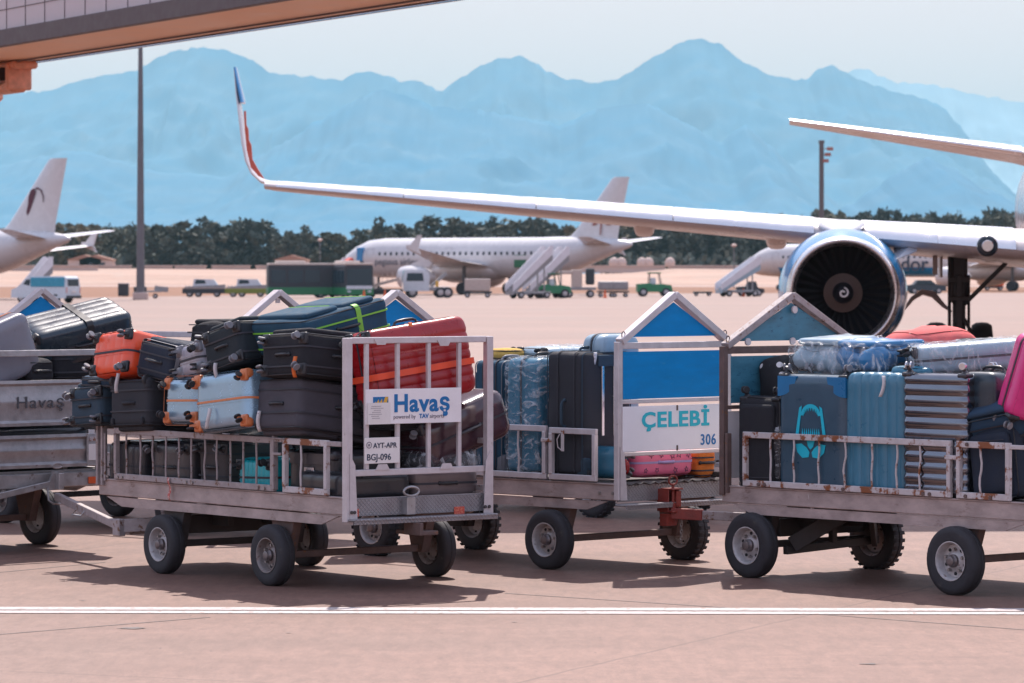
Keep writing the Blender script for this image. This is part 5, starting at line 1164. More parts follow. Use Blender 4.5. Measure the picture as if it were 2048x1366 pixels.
    for z, y, ch in ((5.0, 18.5, 6.6), (6.0, 20.3, 5.6), (11.7, 25.0, 2.2)): secs.append([Vector((t*.8*ch/.12*.1, y+x*ch, z)) for x, t in AF])
    b.rings(secs); b.build('tail_fin', M_eblue, e, 50)
    # sliver of livery on the fuselage side
    b = MB(); rs = []
    for k in range(7):
        y = -6+k*2.3; a0, a1 = R(188-6*sin(k*.9)), R(168+7*sin(k*1.1)); rs.append([Vector((R_*1.004*cos(a0+(a1-a0)*j/6), y, 3.6+R_*1.044*sin(a0+(a1-a0)*j/6))) for j in range(7)])
    b.rings(rs, False, (False, False)); b.build('swirl_marking', M_wgr, fu, 60)
    b = MB(); b.box((0, 0, 0), (.02, .26, .36), .006); w0 = None
    for k in range(26):
        for sg in (1, -1):
            if w0 is None: w0 = b.build('window', M_glass, e, 0); o_ = w0
            else: o_ = w0.copy(); COL.objects.link(o_)
            o_.location = (sg*(R_-.069), -9.3+k*.79, 4.1)
    b = MB(); b.cyl((0, -12.8, .4), (0, -12.8, 2), .1, 10); ng = b.build('nose_gear', M_gear, e)
    for sx in (-.25, .25):
        q = MB(); q.lathe([(.001, -.11), (.30, -.11), (.38, -.06), (.38, .06), (.30, .11), (.001, .11)], (sx, -12.8, .38), X, 24); q.build('wheel', M_tire, ng)
near_plane()

# --- distant airliners: local x = nose direction, origin under the tail
def far_plane(px, z, heading, L_, label, door=False, belly=None, fin_mark=None, wpat=True, body=M_fus, finmat=None, engm=None, ws=0):
    Lw = L_-ws
    """tail cone tip at photo column px and distance z; heading = angle of the nose direction"""
    o = gp(px, z); e = empty('airliner', o, R(heading)); tag(e, label, 'airliner', 'airliners')
    Rf = 1.98; zc = 3.75; b = MB(); rs = []
    for x, r, zz_ in ((0, .12, 5.05), (.4, .32, 5.02), (2, .68, 4.9), (4, 1.12, 4.62), (6.5, 1.58, 4.2), (9, 1.86, 3.92), (11.5, Rf, zc), (L_-6, Rf, zc), (L_-4, 1.85, 3.68), (L_-2.4, 1.5, 3.45), (L_-1.1, 1.0, 3.2), (L_-.4, .6, 3.05), (L_, .1, 2.95)):
        rs.append([(x, r*cos(2*pi*j/32), zz_+r*1.04*sin(2*pi*j/32)) for j in range(32)])
    b.rings(rs[::-1]); fu = b.build('fuselage', body, e, 50)
    if belly:
        b = MB(); rs = []
        for x, r in ((11.5, Rf), (L_-6, Rf), (L_-3, 1.68)): rs.append([Vector((x, r*1.006*cos(a), zc-.0+r*1.046*sin(a))) for a in [R(205+130*j/12) for j in range(13)]])
        b.rings(rs, False, (False, False)); b.build('belly_paint', belly, fu, 60)
    b = MB(); rs = []
    for x, ry, rz in ((Lw*.40, .3, .2), (Lw*.44, 1.7, .9), (Lw*.50, 2.1, 1.3), (Lw*.60, 2.1, 1.3), (Lw*.66, 1.5, .9), (Lw*.69, .3, .2)): rs.append([(x, ry*cos(2*pi*j/20), 2.5+rz*sin(2*pi*j/20)) for j in range(20)])
    b.rings(rs[::-1]); b.build('belly_fairing', M_wing, e, 50)
    # wings, tailplanes, fin (leading edges sweep towards the tail)
    for sg in (1, -1):
        b = MB(); secs = []
        for x, y, zz_, ch in ((Lw*.635, 1.2*sg, 2.9, 7.2), (Lw*.60, 3.2*sg, 3.05, 6.0), (Lw*.545, 6.5*sg, 3.4, 4.0), (Lw*.40, 17.0*sg, 4.6, 1.5)): secs.append([Vector((x-u*ch, y, zz_+t*ch*.75)) for u, t in AF])
        b.rings(secs); w_ = b.build('wing', M_wing, e, 50)
        b = MB(); xx_, yy_ = Lw*.40, 17.0*sg
        b.rings([[Vector((xx_-u*1.5, yy_+t*.4*k_, 4.6+h_)) if k_ else Vector((xx_-u*1.5, yy_, 4.6+t*1.1)) for u, t in AF] for k_, h_ in ((0, 0), (1, .35))]); b.prism([(xx_-.2, 4.6), (xx_-1.5, 4.6), (xx_-2.0, 5.9), (xx_-1.5, 5.9)], yy_-.04, yy_+.04); b.prism([(xx_-.2, 4.6), (xx_-1.5, 4.6), (xx_-1.9, 4.0)], yy_-.03, yy_+.03) ; b.build('wing_fence', M_fus, w_, 50)
        b = MB(); secs = []
        for x, y, zz_, ch in ((5.9, .3*sg, 5.05, 3.6), (5.3, 1.0*sg, 5.1, 3.3), (2.1, 6.2*sg, 5.75, 1.4)): secs.append([Vector((x-u*ch, y, zz_+t*ch*.7)) for u, t in AF])
        b.rings(secs); b.build('tailplane', body, e, 50)
        b = MB(); c_ = Vector((Lw*.655, 5.75*sg, 1.75)); ax_ = Vector((-1, 0, 0))
        b.lathe([(.95, -.05), (1.08, .0), (1.19, .5), (1.2, 1.4), (1.05, 2.6), (.8, 3.4), (.5, 3.9), (.001, 4.4)], c_, ax_, 32); en = b.build('engine', engm or body, e, 50)
        b = MB(); b.lathe([(.96, .02), (.9, .5), (.001, .55)], c_, ax_, 24); b.build('fan', M_fan, en)
        b = MB(); b.prism([(c_.x-.4, 2.8), (c_.x-3.5, 2.8), (c_.x-4.5, 3.5), (c_.x-2.2, 3.5)], c_.y-.12, c_.y+.12); b.build('pylon', body, en)
        gx, gy = Lw*.485, 3.8*sg
        b = MB(); b.bar((gx, gy, .6), (gx, gy, 2.9), .28, .28); gr = b.build('landing_gear', M_gear, e)
        for wy in (-.45, .45):
            b = MB(); b.lathe([(.001, -.2), (.5, -.22), (.61, -.12), (.61, .12), (.5, .22), (.001, .2)], (gx, gy+wy, .61), Y, 24); b.build('wheel', M_tire, gr)
    b = MB(); b.bar((L_-5, 0, .4), (L_-5, 0, 2.2), .18, .18); gr = b.build('landing_gear', M_gear, e)
    for wy in (-.25, .25):
        b = MB(); b.lathe([(.001, -.11), (.3, -.11), (.38, -.06), (.38, .06), (.3, .11), (.001, .11)], (L_-5, wy, .38), Y, 20); b.build('wheel', M_tire, gr)
    b = MB(); secs = []
    for zz_, x, ch in ((5.0, 9.4, 7.6), (5.9, 7.6, 5.9), (6.5, 6.9, 5.3), (11.6, 2.45, 2.1), (11.75, 2.1, 1.8)): secs.append([Vector((x-u*ch, t*ch*.75, zz_)) for u, t in AF])
    b.rings(secs); fin = b.build('tail_fin', finmat or body, e, 50)
    if fin_mark: fin_mark(fin)
    if wpat:
        b = MB(); b.box((0, 0, 0), (.28, .02, .36), .005); w0 = None
        for sg in (1, -1):
            for k in range(int((L_-15)/.76)):
                if abs((8.6+k*.76) - Lw*.42) < .3: continue
                if w0 is None: w0 = b.build('window', M_glass, e, 0); o_ = w0
                else: o_ = w0.copy(); COL.objects.link(o_)
                xw = 9.6+k*.76; rr = 1.86+(Rf-1.86)*min(1, (xw-9)/2.5); o_.location = (xw, sg*(rr*cos(math.asin(.42/Rf))-.002+.012), zc+.42+(3.92-zc)*max(0, 1-(xw-9)/2.5))
    b = MB(); b.prism([(-.75, 3.72), (.75, 3.72), (.65, 4.2), (-.65, 4.2)], L_-1.95, L_-1.9, Matrix.Rotation(R(-90), 4, 'Z')) if False else b.box((L_-1.95, 0, 3.95), (.75, 1.75, .42), .05)
    b.build('cockpit_window', M_glass, fu)
    for x in (L_-5.4, 8.9, Lw*.58):
        for sg in (1, -1):
            rr = 1.93 if x < L_-6 else 1.97
            b = MB(); b.tube([(x+u*.42, sg*(Rf*1.003*cos(math.asin(max(-.95, min(.95, v_/Rf))))), zc+.05+v_) for u, v_ in ((-1, -.8), (1, -.8), (1, .4), (1, .95), (-1, .95), (-1, .4))], .015, 4, True); b.build('door_outline', M_greyink, fu, 0)
    return e, fu
HD = 142.3
def palm_mark(fin):
    b = MB()
    for sg in (1, -1):
        y = .21
        c_ = Vector((3.5, 0, 7.4))
        for k in range(9):
            a = R(-20+220*k/8); d = Vector((cos(a), 0, sin(a))); n_ = Vector((-sin(a), 0, cos(a))); yy = (.42)*sg
            P = [c_+d*.25-n_*.05, c_+d*.9-n_*.16, c_+d*1.3, c_+d*.9+n_*.16, c_+d*.25+n_*.05]; b.add([Vector((p.x, yy, p.z)) for p in P], [tuple(range(5))])
        b.add([(3.6, .42*sg, 7.2), (3.4, .42*sg, 7.2), (3.5, .48*sg, 6.0), (3.65, .48*sg, 6.0)], [(0, 1, 2, 3)])
    o = b.build('flower_emblem', mat('brown_emblem', (.30, .10, .08), .5), fin, 0)
e, fu = far_plane(1264, 395, HD, 37.6, 'white airliner parked behind the fence of stairs and trucks, flower emblem on tail', fin_mark=palm_mark)
Mt = Matrix.Rotation(R(180), 4, 'Z') @ Matrix.Rotation(R(90), 4, 'X')
textmesh('pegasus airlines', 1.0, 'lettering', M_ink, fu, M=Matrix.Translation((31.5, 1.99, 3.05)) @ Mt)
b = MB(); b.box((33.6, 1.55, 4.0), (.75, .9, 1.7), .05); b.build('open_door', M_eblue, e)
b = MB(); b.box((12.5, 1.9, 3.4), (1.6, .12, 1.3), .03); b.build('cargo_door', mat('green_panel', (.02, .14, .06), .5), e)
def oryx(fin):
    for sg in (1, -1):
        b = MB(); P = [(5.95, 9.1), (5.65, 9.25), (5.4, 9.0), (5.55, 8.6), (5.75, 8.1), (6.1, 7.3), (6.35, 7.0), (6.45, 7.3), (6.25, 8.0), (6.2, 8.6)]
        b.prism([(x-1.75, z) for x, z in P], .30*sg, .36*sg)
        b.tube([(3.85, .33*sg, 9.15), (3.45, .33*sg, 9.3), (3.05, .32*sg, 9.1), (2.8, .32*sg, 8.6), (2.75, .32*sg, 8.1)], [.05, .06, .06, .05, .03], 6)
        b.build('tail_emblem', mat('maroon_emblem', (.09, .015, .035), .5), fin, 0)
e, fu = far_plane(140, 330, HD, 37.6, 'white airliner at the left edge, only its tail with a maroon emblem showing', fin_mark=oryx)
e, fu = far_plane(2443, 470, 148, 64.0, 'white airliner with blue belly seen behind the engine of the near plane', belly=M_eblue, finmat=M_eblue, ws=12)
textmesh('condor', 2.6, 'lettering', M_ink, fu, M=Matrix.Translation((45.0, 2.02, 2.45)) @ Mt, bold=.03)

# ------------------------------------------------------------------ boarding bridge over the left
M_bw = mat('bridge_wall', (.58, .50, .52), .5, var=.08, vs=2); M_bu = mat('bridge_soffit', (.93, .66, .46), .55, var=.06, vs=1.5, col2=(.40, .27, .20), thr=.66, ts=2.5); M_bd = mat('bridge_beam', (.10, .075, .08), .6)
def bridge():
    hb = 6.3; k_ = (hb-CH)*F
    zf = k_/(HZ-132); za_ = k_/(HZ-0)
    fA = Vector(((0-1024)/F*zf, zf, hb)); fB = Vector(((880-1024)/F*za_, za_, hb))     # far lower edge
    d = (fB-fA).normalized(); n = Vector((d.y, -d.x, 0)).normalized()*-1
    zn = k_/(HZ-90); nA = Vector(((0-1024)/F*zn, zn, hb)); wd = abs((nA-fA).dot(n))
    n = n if (nA-fA).dot(n) < 0 else -n
    o = fA-n*wd-d*8; L_ = (fB-fA).length+22
    e = empty('boarding_bridge', (o.x, o.y, 0)); tag(e, 'grey-walled passenger boarding bridge with pale underside crossing the upper left corner', 'boarding bridge')
    Mx = Matrix((d, n, Vector((0, 0, 1)))).transposed().to_4x4(); Mx.translation = Vector((0, 0, o.z))
    def P(name, m, f, par=e):
        b = MB(); b.M = Mx; f(b); return b.build(name, m, par, 30)
    P('underside', M_bu, lambda b: b.box((L_/2, wd/2, .04), (L_, wd-.1, .08)))
    P('side_beam', M_bd, lambda b: (b.box((L_/2, -.05, .10), (L_, .14, .30), .01), b.box((L_/2, wd+.02, .08), (L_, .06, .2), .01)))
    P('soffit_cable', M_bd, lambda b: (b.tube([(0, wd*.80, -.03), (L_, wd*.80, -.03)], .018, 6)))
    P('edge_cable', M_eblue, lambda b: (b.tube([(0, wd+.12, -.02), (L_, wd+.12, -.02)], .014, 6)))
    w_ = P('side_wall', M_bw, lambda b: b.box((L_/2, .08, 1.7), (L_, .10, 2.9)))
    P('far_wall', M_bw, lambda b: b.box((L_/2, wd-.1, 1.7), (L_, .10, 2.9)))
    P('roof', M_bw, lambda b: b.box((L_/2, wd/2, 3.2), (L_+.2, wd+.3, .12)))
    for k in range(38):
        P('panel_joint', M_bd, lambda b: b.box((.5+k*1.05, .024, 1.7), (.02, .006, 2.9)), w_)
    for k in range(2):
        P('panel_rail', M_bd, lambda b: b.box((L_/2, .022, .62+k*.95), (L_, .006, .012)), w_)
    def unit(b):
        b.box((8.8, wd-.3, -.10), (3.4, .5, .14), .04); b.box((9.6, wd-.35, -.50), (1.3, .4, .22), .08); b.box((8.2, wd-.35, -.62), (1.1, .4, .30), .10); b.box((10.2, wd-.35, -.32), (.14, .5, .5), .03); b.box((9.0, wd-.35, -.34), (.12, .5, .4), .03); b.tube([(8.0, wd-.5, -.5), (9.0, wd-.5, -.58), (10.2, wd-.5, -.42)], .06, 8)
    P('drive_unit', mat('bridge_unit', (.75, .36, .24), .5, var=.3, vs=6), unit)
    P('drive_motor', M_blk, lambda b: (b.cyl((8.2, wd-.6, -.30), (10.0, wd-.6, -.26), .13, 12), b.cyl((8.9, wd-.6, -.28), (9.3, wd-.6, -.27), .16, 12)))
    P('hose', M_blk, lambda b: (b.tube([(9.0, wd-1.0, -.35), (8.9, wd-1.0, -.75), (8.5, wd-1.0, -.95), (7.6, wd-1.0, -1.15)], .05, 8), b.tube([(10.4, wd-.9, -.05), (10.5, wd-.95, -.5), (10.0, wd-1.0, -.66), (9.4, wd-1.0, -.5)], .025, 8)))
    b = MB(); c0 = o+d*1.2+n*(wd/2)
    for k in (-.8, .8): b.box((c0.x+k-o.x, c0.y-o.y, hb/2), (.4, .4, hb), .02)
    b.box((c0.x-o.x, c0.y-o.y, hb-.2), (2.4, .5, .3), .02); b.build('support_column', M_bd, e)
bridge()

# unseen bridge added overhead to cast the shadow on the apron behind the carts
def shadow_bridge():
    e = empty('boarding_bridge', (0, 42.3, 0), R(3)); tag(e, 'added shadow caster in boarding-bridge form, unseen overhead behind the carts', 'boarding bridge')
    b = MB(); b.box((2, 0, 7.0), (26, 2.9, 2.9), .05); b.build('shadow_tunnel', M_bw, e); b = MB(); b.box((2, 0, 5.5), (26, 2.7, .1)); b.build('underside', M_bu, e)
    for x in (-8.5, 12):
        b = MB(); b.box((x, 0, 2.72), (.5, .5, 5.4), .03); b.build('support_column', M_bd, e)
shadow_bridge()
# ------------------------------------------------------------------ far side: walls, trees, masts, vehicles
M_wall = mat('pale_wall', (.60, .45, .40), .8, var=.1, vs=.3); M_walld = mat('wall_shade_brown', (.25, .16, .12), .8, var=.2, vs=.4)
def gz(py): return F*CH/(py-HZ)
# pale perimeter walls, in stretches
random.seed(5)
walls = [(-60, 196, 790, 3.2), (198, 262, 800, 3.6), (290, 345, 800, 3.7), (350, 412, 800, 3.0), (424, 500, 800, 3.0), (512, 690, 805, 2.8), (1150, 1330, 810, 3.2), (1338, 1560, 815, 3.2), (1800, 2060, 810, 2.6)]
for k, (a, b_, z, h) in enumerate(walls):
    xa, xb = (a-1024)/F*z, (b_-1024)/F*z; c = (xa+xb)/2
    b = MB(); h = 1.3; b.box((0, 0, h/2), (xb-xa, .9, h), .05); b.box((0, -.05, h+.10), (xb-xa+.3, 1.4, .2), .03)
    w_ = b.build('perimeter_wall', M_wall, None, 0, (c, z, 2.2))
    tag(w_, ['pale wall stretch far left below the tail of the left airliner', 'short pale wall block left of the tall lamp pole', 'short pale wall block just right of the tall lamp pole', 'pale wall stretch above the flatbed trucks', 'pale wall stretch left of the green bus', 'long pale wall stretch behind the green bus', 'pale wall stretch right of the parked airliner tail', 'pale wall stretch behind the small green tractor', 'pale wall stretch behind the airliner gear at the right'][k], 'wall', 'pale walls beyond the runway')
for k, (px, py) in enumerate(((1228, 541), (1243, 541), (1284, 541), (1297, 541), (1340, 541))):
    z = 840; p = gp(px, z); b = MB(); b.lathe([(.001, 0), (.7, .1), (1.05, .6), (1.1, 1.1), (.8, 1.8), (.3, 2.1), (.001, 2.15)], (0, 0, 0), Z, 16); b.cyl((0, 0, -3.3), (0, 0, .1), .3, 8)
    o = b.build('round_marker', M_wall, None, 50, (p.x, z, 3.3)); tag(o, 'round pale marker dome above the wall right of the parked airliner', 'marker', 'round markers on the wall')
# trees
M_leaf = [mat('pine_leaf', (.105, .105, .070), .85, var=.4, vs=.35), mat('dark_leaf', (.072, .082, .064), .85, var=.4, vs=.3), mat('olive_leaf', (.16, .135, .085), .85, var=.4, vs=.4)]
M_bark = mat('bark', (.09, .06, .045), .9)
def crown(seed, h, wd, base, leaf, clumps=44, per=40, round_=1.0):
    rnd = random.Random(seed); b = MB()
    tops = [(rnd.uniform(-.35, .35)*wd, rnd.uniform(-.35, .35)*wd, rnd.uniform(.76, 1.02)) for _ in range(4)]
    for i in range(clumps):
        tx, ty, th_ = rnd.choice(tops)
        while True:
            q = Vector((rnd.uniform(-1, 1), rnd.uniform(-1, 1), rnd.uniform(-1, 1)))
            if q.length < 1: break
        q = q.normalized()*(q.length**.45)
        hh = base+(h-base)*th_
        c = Vector((tx+q.x*wd*.38, ty+q.y*wd*.38, (base+hh)/2+q.z*(hh-base)/2*.96)); cr = rnd.uniform(.5, 1.15)*wd*.13
        for j in range(per):
            d = Vector((rnd.gauss(0, 1), rnd.gauss(0, 1), rnd.gauss(0, .8))).normalized(); p = c+d*cr*rnd.uniform(.35, 1.1); s_ = rnd.uniform(.22, .5)*1.3
            u = Vector((rnd.gauss(0, 1), rnd.gauss(0, 1), rnd.gauss(0, 1))).normalized(); v = u.orthogonal().normalized()*s_; u = u.cross(v).normalized()*s_*rnd.uniform(.6, 1)
            b.add([p-u-v*.6, p+u*.6-v, p+u+v*.7, p-u*.5+v], [(0, 1, 2, 3)])
    return b
def treeproto(seed, h, wd, base, mi, **k):
    e = empty('tree'); cr = crown(seed, h, wd, base, None, **k).build('crown', M_leaf[mi], e, 0)
    b = MB(); r = h*.018; rnd = random.Random(seed)
    b.tube([(0, 0, 0), (.1, 0, h*.25), (-.1, .1, h*.5), (.1, 0, h*.75)], [r*1.4, r, r*.8, r*.3], 8)
    for i in range(6):
        a = rnd.uniform(0, 6.3); z0 = h*rnd.uniform(.2, .55); b.tube([(0, 0, z0), (cos(a)*wd*.15, sin(a)*wd*.15, z0+h*.1), (cos(a)*wd*.32, sin(a)*wd*.32, z0+h*.22)], [r*.5, r*.35, r*.15], 5)
    b.build('trunk', M_bark, e); return e
protos = [treeproto(1, 14, 11, 1.0, 1), treeproto(2, 14, 9, .8, 1), treeproto(3, 14, 13, 1.2, 0, clumps=56), treeproto(4, 12, 7, .8, 0), treeproto(5, 10, 7, .5, 2), treeproto(6, 13, 10, .6, 1, clumps=50)]
used = set()
def tree(k, px, z, top, wpx=None, label=None, group='trees beyond the airfield'):
    src = protos[k]; h0 = [14, 14, 14, 12, 10, 13][k]; w0 = [11, 9, 13, 7, 7, 10][k]
    H_ = CH+(HZ-top)/F*z-2.6
    if k in used: e = copy_tree(src)
    else: e = src; used.add(k)
    s_ = H_/h0; sx = (wpx/F*z/w0/.92) if wpx else s_
    e.location = gp(px, z)+Vector((0, 0, 2.6)); e.scale = (sx, sx, s_); e.rotation_euler = (0, 0, random.uniform(0, 6.3))
    tag(e, label, 'tree', group); return e
random.seed(8)
LB = lambda px: ('leafy tree in the belt left of the tall lamp pole' if px < 275 else 'dark tree in the belt above the flatbed trucks' if px < 540 else 'tree in the gap belt above the green bus' if px < 690 else 'big dark tree above the parked airliner fuselage' if px < 1180 else 'tree in the dense wood behind the airliner tail and wing' if px < 1560 else 'tree in the long wood behind the engine and wing')
# main silhouettes read from the photo
for px, top, w_, k in ((10, 445, 60, 0), (115, 442, 50, 3), (150, 440, 55, 4), (185, 442, 60, 4), (225, 440, 60, 2), (262, 436, 60, 2), (310, 446, 50, 0), (345, 444, 55, 1), (395, 436, 70, 1), (430, 431, 80, 0), (490, 433, 80, 5), (520, 450, 40, 1), (570, 450, 55, 0), (612, 463, 60, 5), (648, 452, 60, 3), (705, 445, 78, 2), (742, 470, 40, 3), (810, 434, 70, 0), (850, 440, 55, 5), (905, 427, 85, 5), (945, 440, 50, 3), (1000, 432, 70, 0), (1050, 424, 90, 2), (1100, 430, 60, 5), (1140, 446, 55, 4), (1190, 440, 60, 4)):
    tree(k, px, 880+random.uniform(-25, 25), top, w_*1.35, LB(px))
for i in range(26):
    px = -30+i*49+random.uniform(-12, 12)
    if not (735 < px < 775): tree(random.choice((0, 1, 5, 1)), px, 950+random.uniform(-25, 25), 470+random.uniform(-9, 9), 78, LB(px))
for i in range(30):
    px = 1225+i*29+random.uniform(-8, 8); top = 436-(px-1240)*.022+random.uniform(-9, 7) if px < 1600 else 416+random.uniform(-7, 7)
    tree(random.choice((4, 3, 2, 5)), px, 930+random.uniform(-20, 20), top, 76, LB(px))
for i in range(26):
    px = 1210+i*34+random.uniform(-8, 8); tree(random.choice((1, 5, 0)), px, 890+random.uniform(-14, 14), 446-(14 if px > 1560 else 0)+random.uniform(-10, 8), 66, LB(px))
b = MB(); rnd = random.Random(3)          # undergrowth below the crowns
for i in range(5200):
    px = rnd.uniform(-60, 2110); z = rnd.uniform(865, 960); p = gp(px, z); s_ = rnd.uniform(.5, 1.0); h = rnd.uniform(2.6, 6.4)
    u = Vector((rnd.gauss(0, 1), rnd.gauss(0, .6), rnd.gauss(0, 1))).normalized()*s_; v = u.orthogonal().normalized()*s_; c = p+Vector((0, 0, h)); b.add([c-u-v*.6, c+u*.6-v, c+u+v*.7, c-u*.5+v], [(0, 1, 2, 3)])
tag(b.build('undergrowth', M_leaf[1], None, 0), kind='stuff')
# lamp pole and floodlight masts
M_pole = mat('pole_grey', (.16, .155, .17), .5, .3, var=.2, vs=1)
z = 330; p = gp(281, z); b = MB(); H_ = 24; e = empty('lamp_pole', p); tag(e, 'tall tapering grey lamp pole standing on the far apron edge at left', 'lamp pole')
b.tube([(0, 0, 0), (0, 0, 8), (0, 0, H_)], [.36, .30, .16], 14); b.build('pole', M_pole, e, 60)
b = MB(); b.box((0, 0, .3), (1.2, 1.2, .6), .05); b.build('base', M_wall, e); b = MB(); b.box((0, 0, H_), (2.6, .5, .25), .05); b.build('lamp_head', M_pole, e)
z = 700; p = gp(1643, z); e = empty('floodlight_mast', p); tag(e, 'dark floodlight mast with three lamp brackets above the wood', 'floodlight mast')
H_ = CH+(HZ-284)/F*z; b = MB(); b.tube([(0, 0, 0), (0, 0, H_)], [.5, .42], 10); b.build('mast', M_bd, e, 60)
for k, (dx, dz, c_) in enumerate(((0, 0, 0), (1.5, -1.2, 1), (1.1, -2.2, 1), (.7, -3.3, 1))):
    b = MB(); b.box((dx, 0, H_+dz), (1.0 if k == 0 else 1.1, .8, .6), .05); b.bar((0, 0, H_+dz), (dx+.01, 0, H_+dz), .12, .12); b.build('floodlight', M_bd if k == 0 else mat('faded_red', (.30, .10, .08), .5), e)
for px, top, z, lb in ((1468, 491, 560, 'thin lamp post beside the far passenger stairs'), (640, 480, 640, 'thin lamp post between trees above the green bus')):
    p = gp(px, z); H_ = CH+(HZ-top)/F*z; e = empty('lamp_post', p); tag(e, lb, 'lamp post'); b = MB(); b.cyl((0, 0, 0), (0, 0, H_), .07, 8); b.build('pole', M_pole, e); b = MB(); b.lathe([(.001, -.25), (.4, -.1), (.4, .1), (.001, .3)], (0, 0, H_), Z, 12); b.build('lamp_head', M_wall, e)
# far houses under the trees
def house(px, z, w_, h, label, wallm, roofm):
    e = empty('house', gp(px, z)+Vector((0, 0, 2.6))); tag(e, label, 'house', 'houses at the edge of the trees'); h *= .5; b = MB(); b.box((0, 0, h/2), (w_, 6, h)); b.build('wall', wallm, e, 0)
    b = MB(); b.prism([(-w_/2-.4, h), (w_/2+.4, h), (0, h+1.1)], -3.4, 3.4); b.build('roof', roofm, e, 0); b = MB(); b.box((w_*.2, -3.03, h*.5), (1, .06, 1.2)); b.build('window', M_glass, e, 0)
M_roof = mat('terracotta_roof', (.34, .17, .12), .8)
for px, lb in ((172, 'house with red roof under the trees right of the left airliner tail'), (195, 'second red-roofed house left of the tall lamp pole'), (585, 'red-roofed house between the trees above the bus'), (868, 'small red-roofed house hidden behind the parked airliner')): house(px, 845, 7, 4.6, lb, M_wall, M_roof)
# ---- ground vehicles at the far apron; local x = forward
M_van = mat('van_paint', (.62, .68, .74), .25, var=.03, clear=.6); M_green = mat('bus_green', (.02, .20, .08), .35, var=.06); M_dk = mat('vehicle_dark', (.035, .04, .05), .5, var=.15); M_vg = mat('vehicle_grey', (.30, .29, .30), .5, var=.15, vs=2); M_beige = mat('vehicle_beige', (.55, .45, .40), .5, var=.12); M_vwin = mat('vehicle_glass', (.02, .05, .07), .12, var=.02); M_cone = mat('cone_orange', (.85, .14, .03), .5)
def vwheels(e, xs, yw, r=.36, w_=.24):
    for x in xs:
        for sy in (-1, 1):
            b = MB(); b.lathe([(.001, -w_/2), (r*.55, -w_/2), (r*.6, -w_/2-.01), (r*.95, -w_/2), (r, -w_*.3), (r, w_*.3), (r*.95, w_/2), (r*.6, w_/2+.01), (r*.55, w_/2), (.001, w_/2)], (x, sy*yw, r), Y, 20); wo = b.build('wheel', M_tyre, e, 45)
            b = MB(); b.lathe([(.001, w_/2+.005), (r*.5, w_/2+.012), (r*.55, w_/2)], (x, sy*yw, r), (0, sy, 0), 14); b.build('rim', M_rim, wo, 45)
def veh(name, px, z, rot, label, cat, group='ground vehicles on the far apron'):
    e = empty(name, gp(px, z), R(rot)); tag(e, label, cat, group); return e
def part(e, name, m, f, ang=30, par=None):
    b = MB(); f(b); return b.build(name, m, par or e, ang)
def seps(b, prof, hw, ins=.12):
    """vehicle body from a side profile, slightly narrower at the roof"""
    zs = [p[1] for p in prof]; zm = max(zs); n = len(prof)
    L_ = [(x, -hw+(ins if z_ > zm*.6 else 0)*(z_/zm), z_) for x, z_ in prof]; R__ = [(x, -y, z_) for x, y, z_ in L_]
    b.add(L_+R__, [tuple(range(n)), tuple(range(n, 2*n))[::-1]]+[(i, i+n, (i+1) % n+n, (i+1) % n) for i in range(n)])
# van, rear three-quarter, left
e = veh('van', 92, gz(606), 152, 'white and pale blue van parked behind the left carts', 'van')
part(e, 'body', M_van, lambda b: seps(b, [(-2.4, .35), (-2.45, 1.0), (-2.35, 1.85), (-2.1, 1.98), (.9, 1.96), (1.25, 1.8), (1.95, 1.15), (2.45, .98), (2.5, .4)], .93, .14))
for sy in (-1, 1):
    part(e, 'side_window', M_vwin, lambda b: b.prism([(.85, 1.2), (1.6, 1.2), (1.15, 1.72), (.85, 1.75)], sy*.885, sy*.84)); part(e, 'tail_lamp', M_refl, lambda b: b.box((-2.42, sy*.86, .95), (.06, .1, .4), .01))
    part(e, 'side_panel_glass', mat('van_blue', (.04, .33, .48), .2), lambda b: b.prism([(-2.2, 1.2), (.75, 1.2), (.75, 1.88), (-2.2, 1.88)], sy*.905, sy*.82))
part(e, 'rear_window', M_vwin, lambda b: b.box((-2.41, 0, 1.5), (.06, 1.35, .5), .01)); part(e, 'windscreen', M_vwin, lambda b: b.prism([(1.34, 1.75), (1.90, 1.22), (1.94, 1.22), (1.40, 1.76)], -.7, .7)); part(e, 'bumper', M_dk, lambda b: b.box((-2.5, 0, .45), (.12, 1.8, .22), .03)); vwheels(e, (-1.45, 1.6), .80, .34)
part(e, 'number_plate', M_paper, lambda b: b.box((-2.47, 0, .85), (.02, .5, .12)))
# bin and small box trailer
e = veh('waste_container', 247, gz(594), 0, 'grey waste container with pale lid left of the pole', 'container')
part(e, 'bin', M_dk, lambda b: b.box((0, 0, .62), (.95, .8, 1.1), .05)); part(e, 'lid', M_vg, lambda b: b.box((0, 0, 1.22), (1.0, .85, .12), .04))
e = veh('trailer', 292, gz(597), 4, 'small dark low trailer standing at the foot of the pole', 'trailer')
part(e, 'box', M_dk, lambda b: (b.box((-.5, 0, .75), (1.1, 1.3, .55), .04))); part(e, 'platform', M_vg, lambda b: (b.box((.7, 0, .62), (1.3, 1.3, .14), .02), b.bar((1.3, 0, .6), (1.35, 0, 1.05), .08, 1.2))); vwheels(e, (-.6, .8), .55, .22)
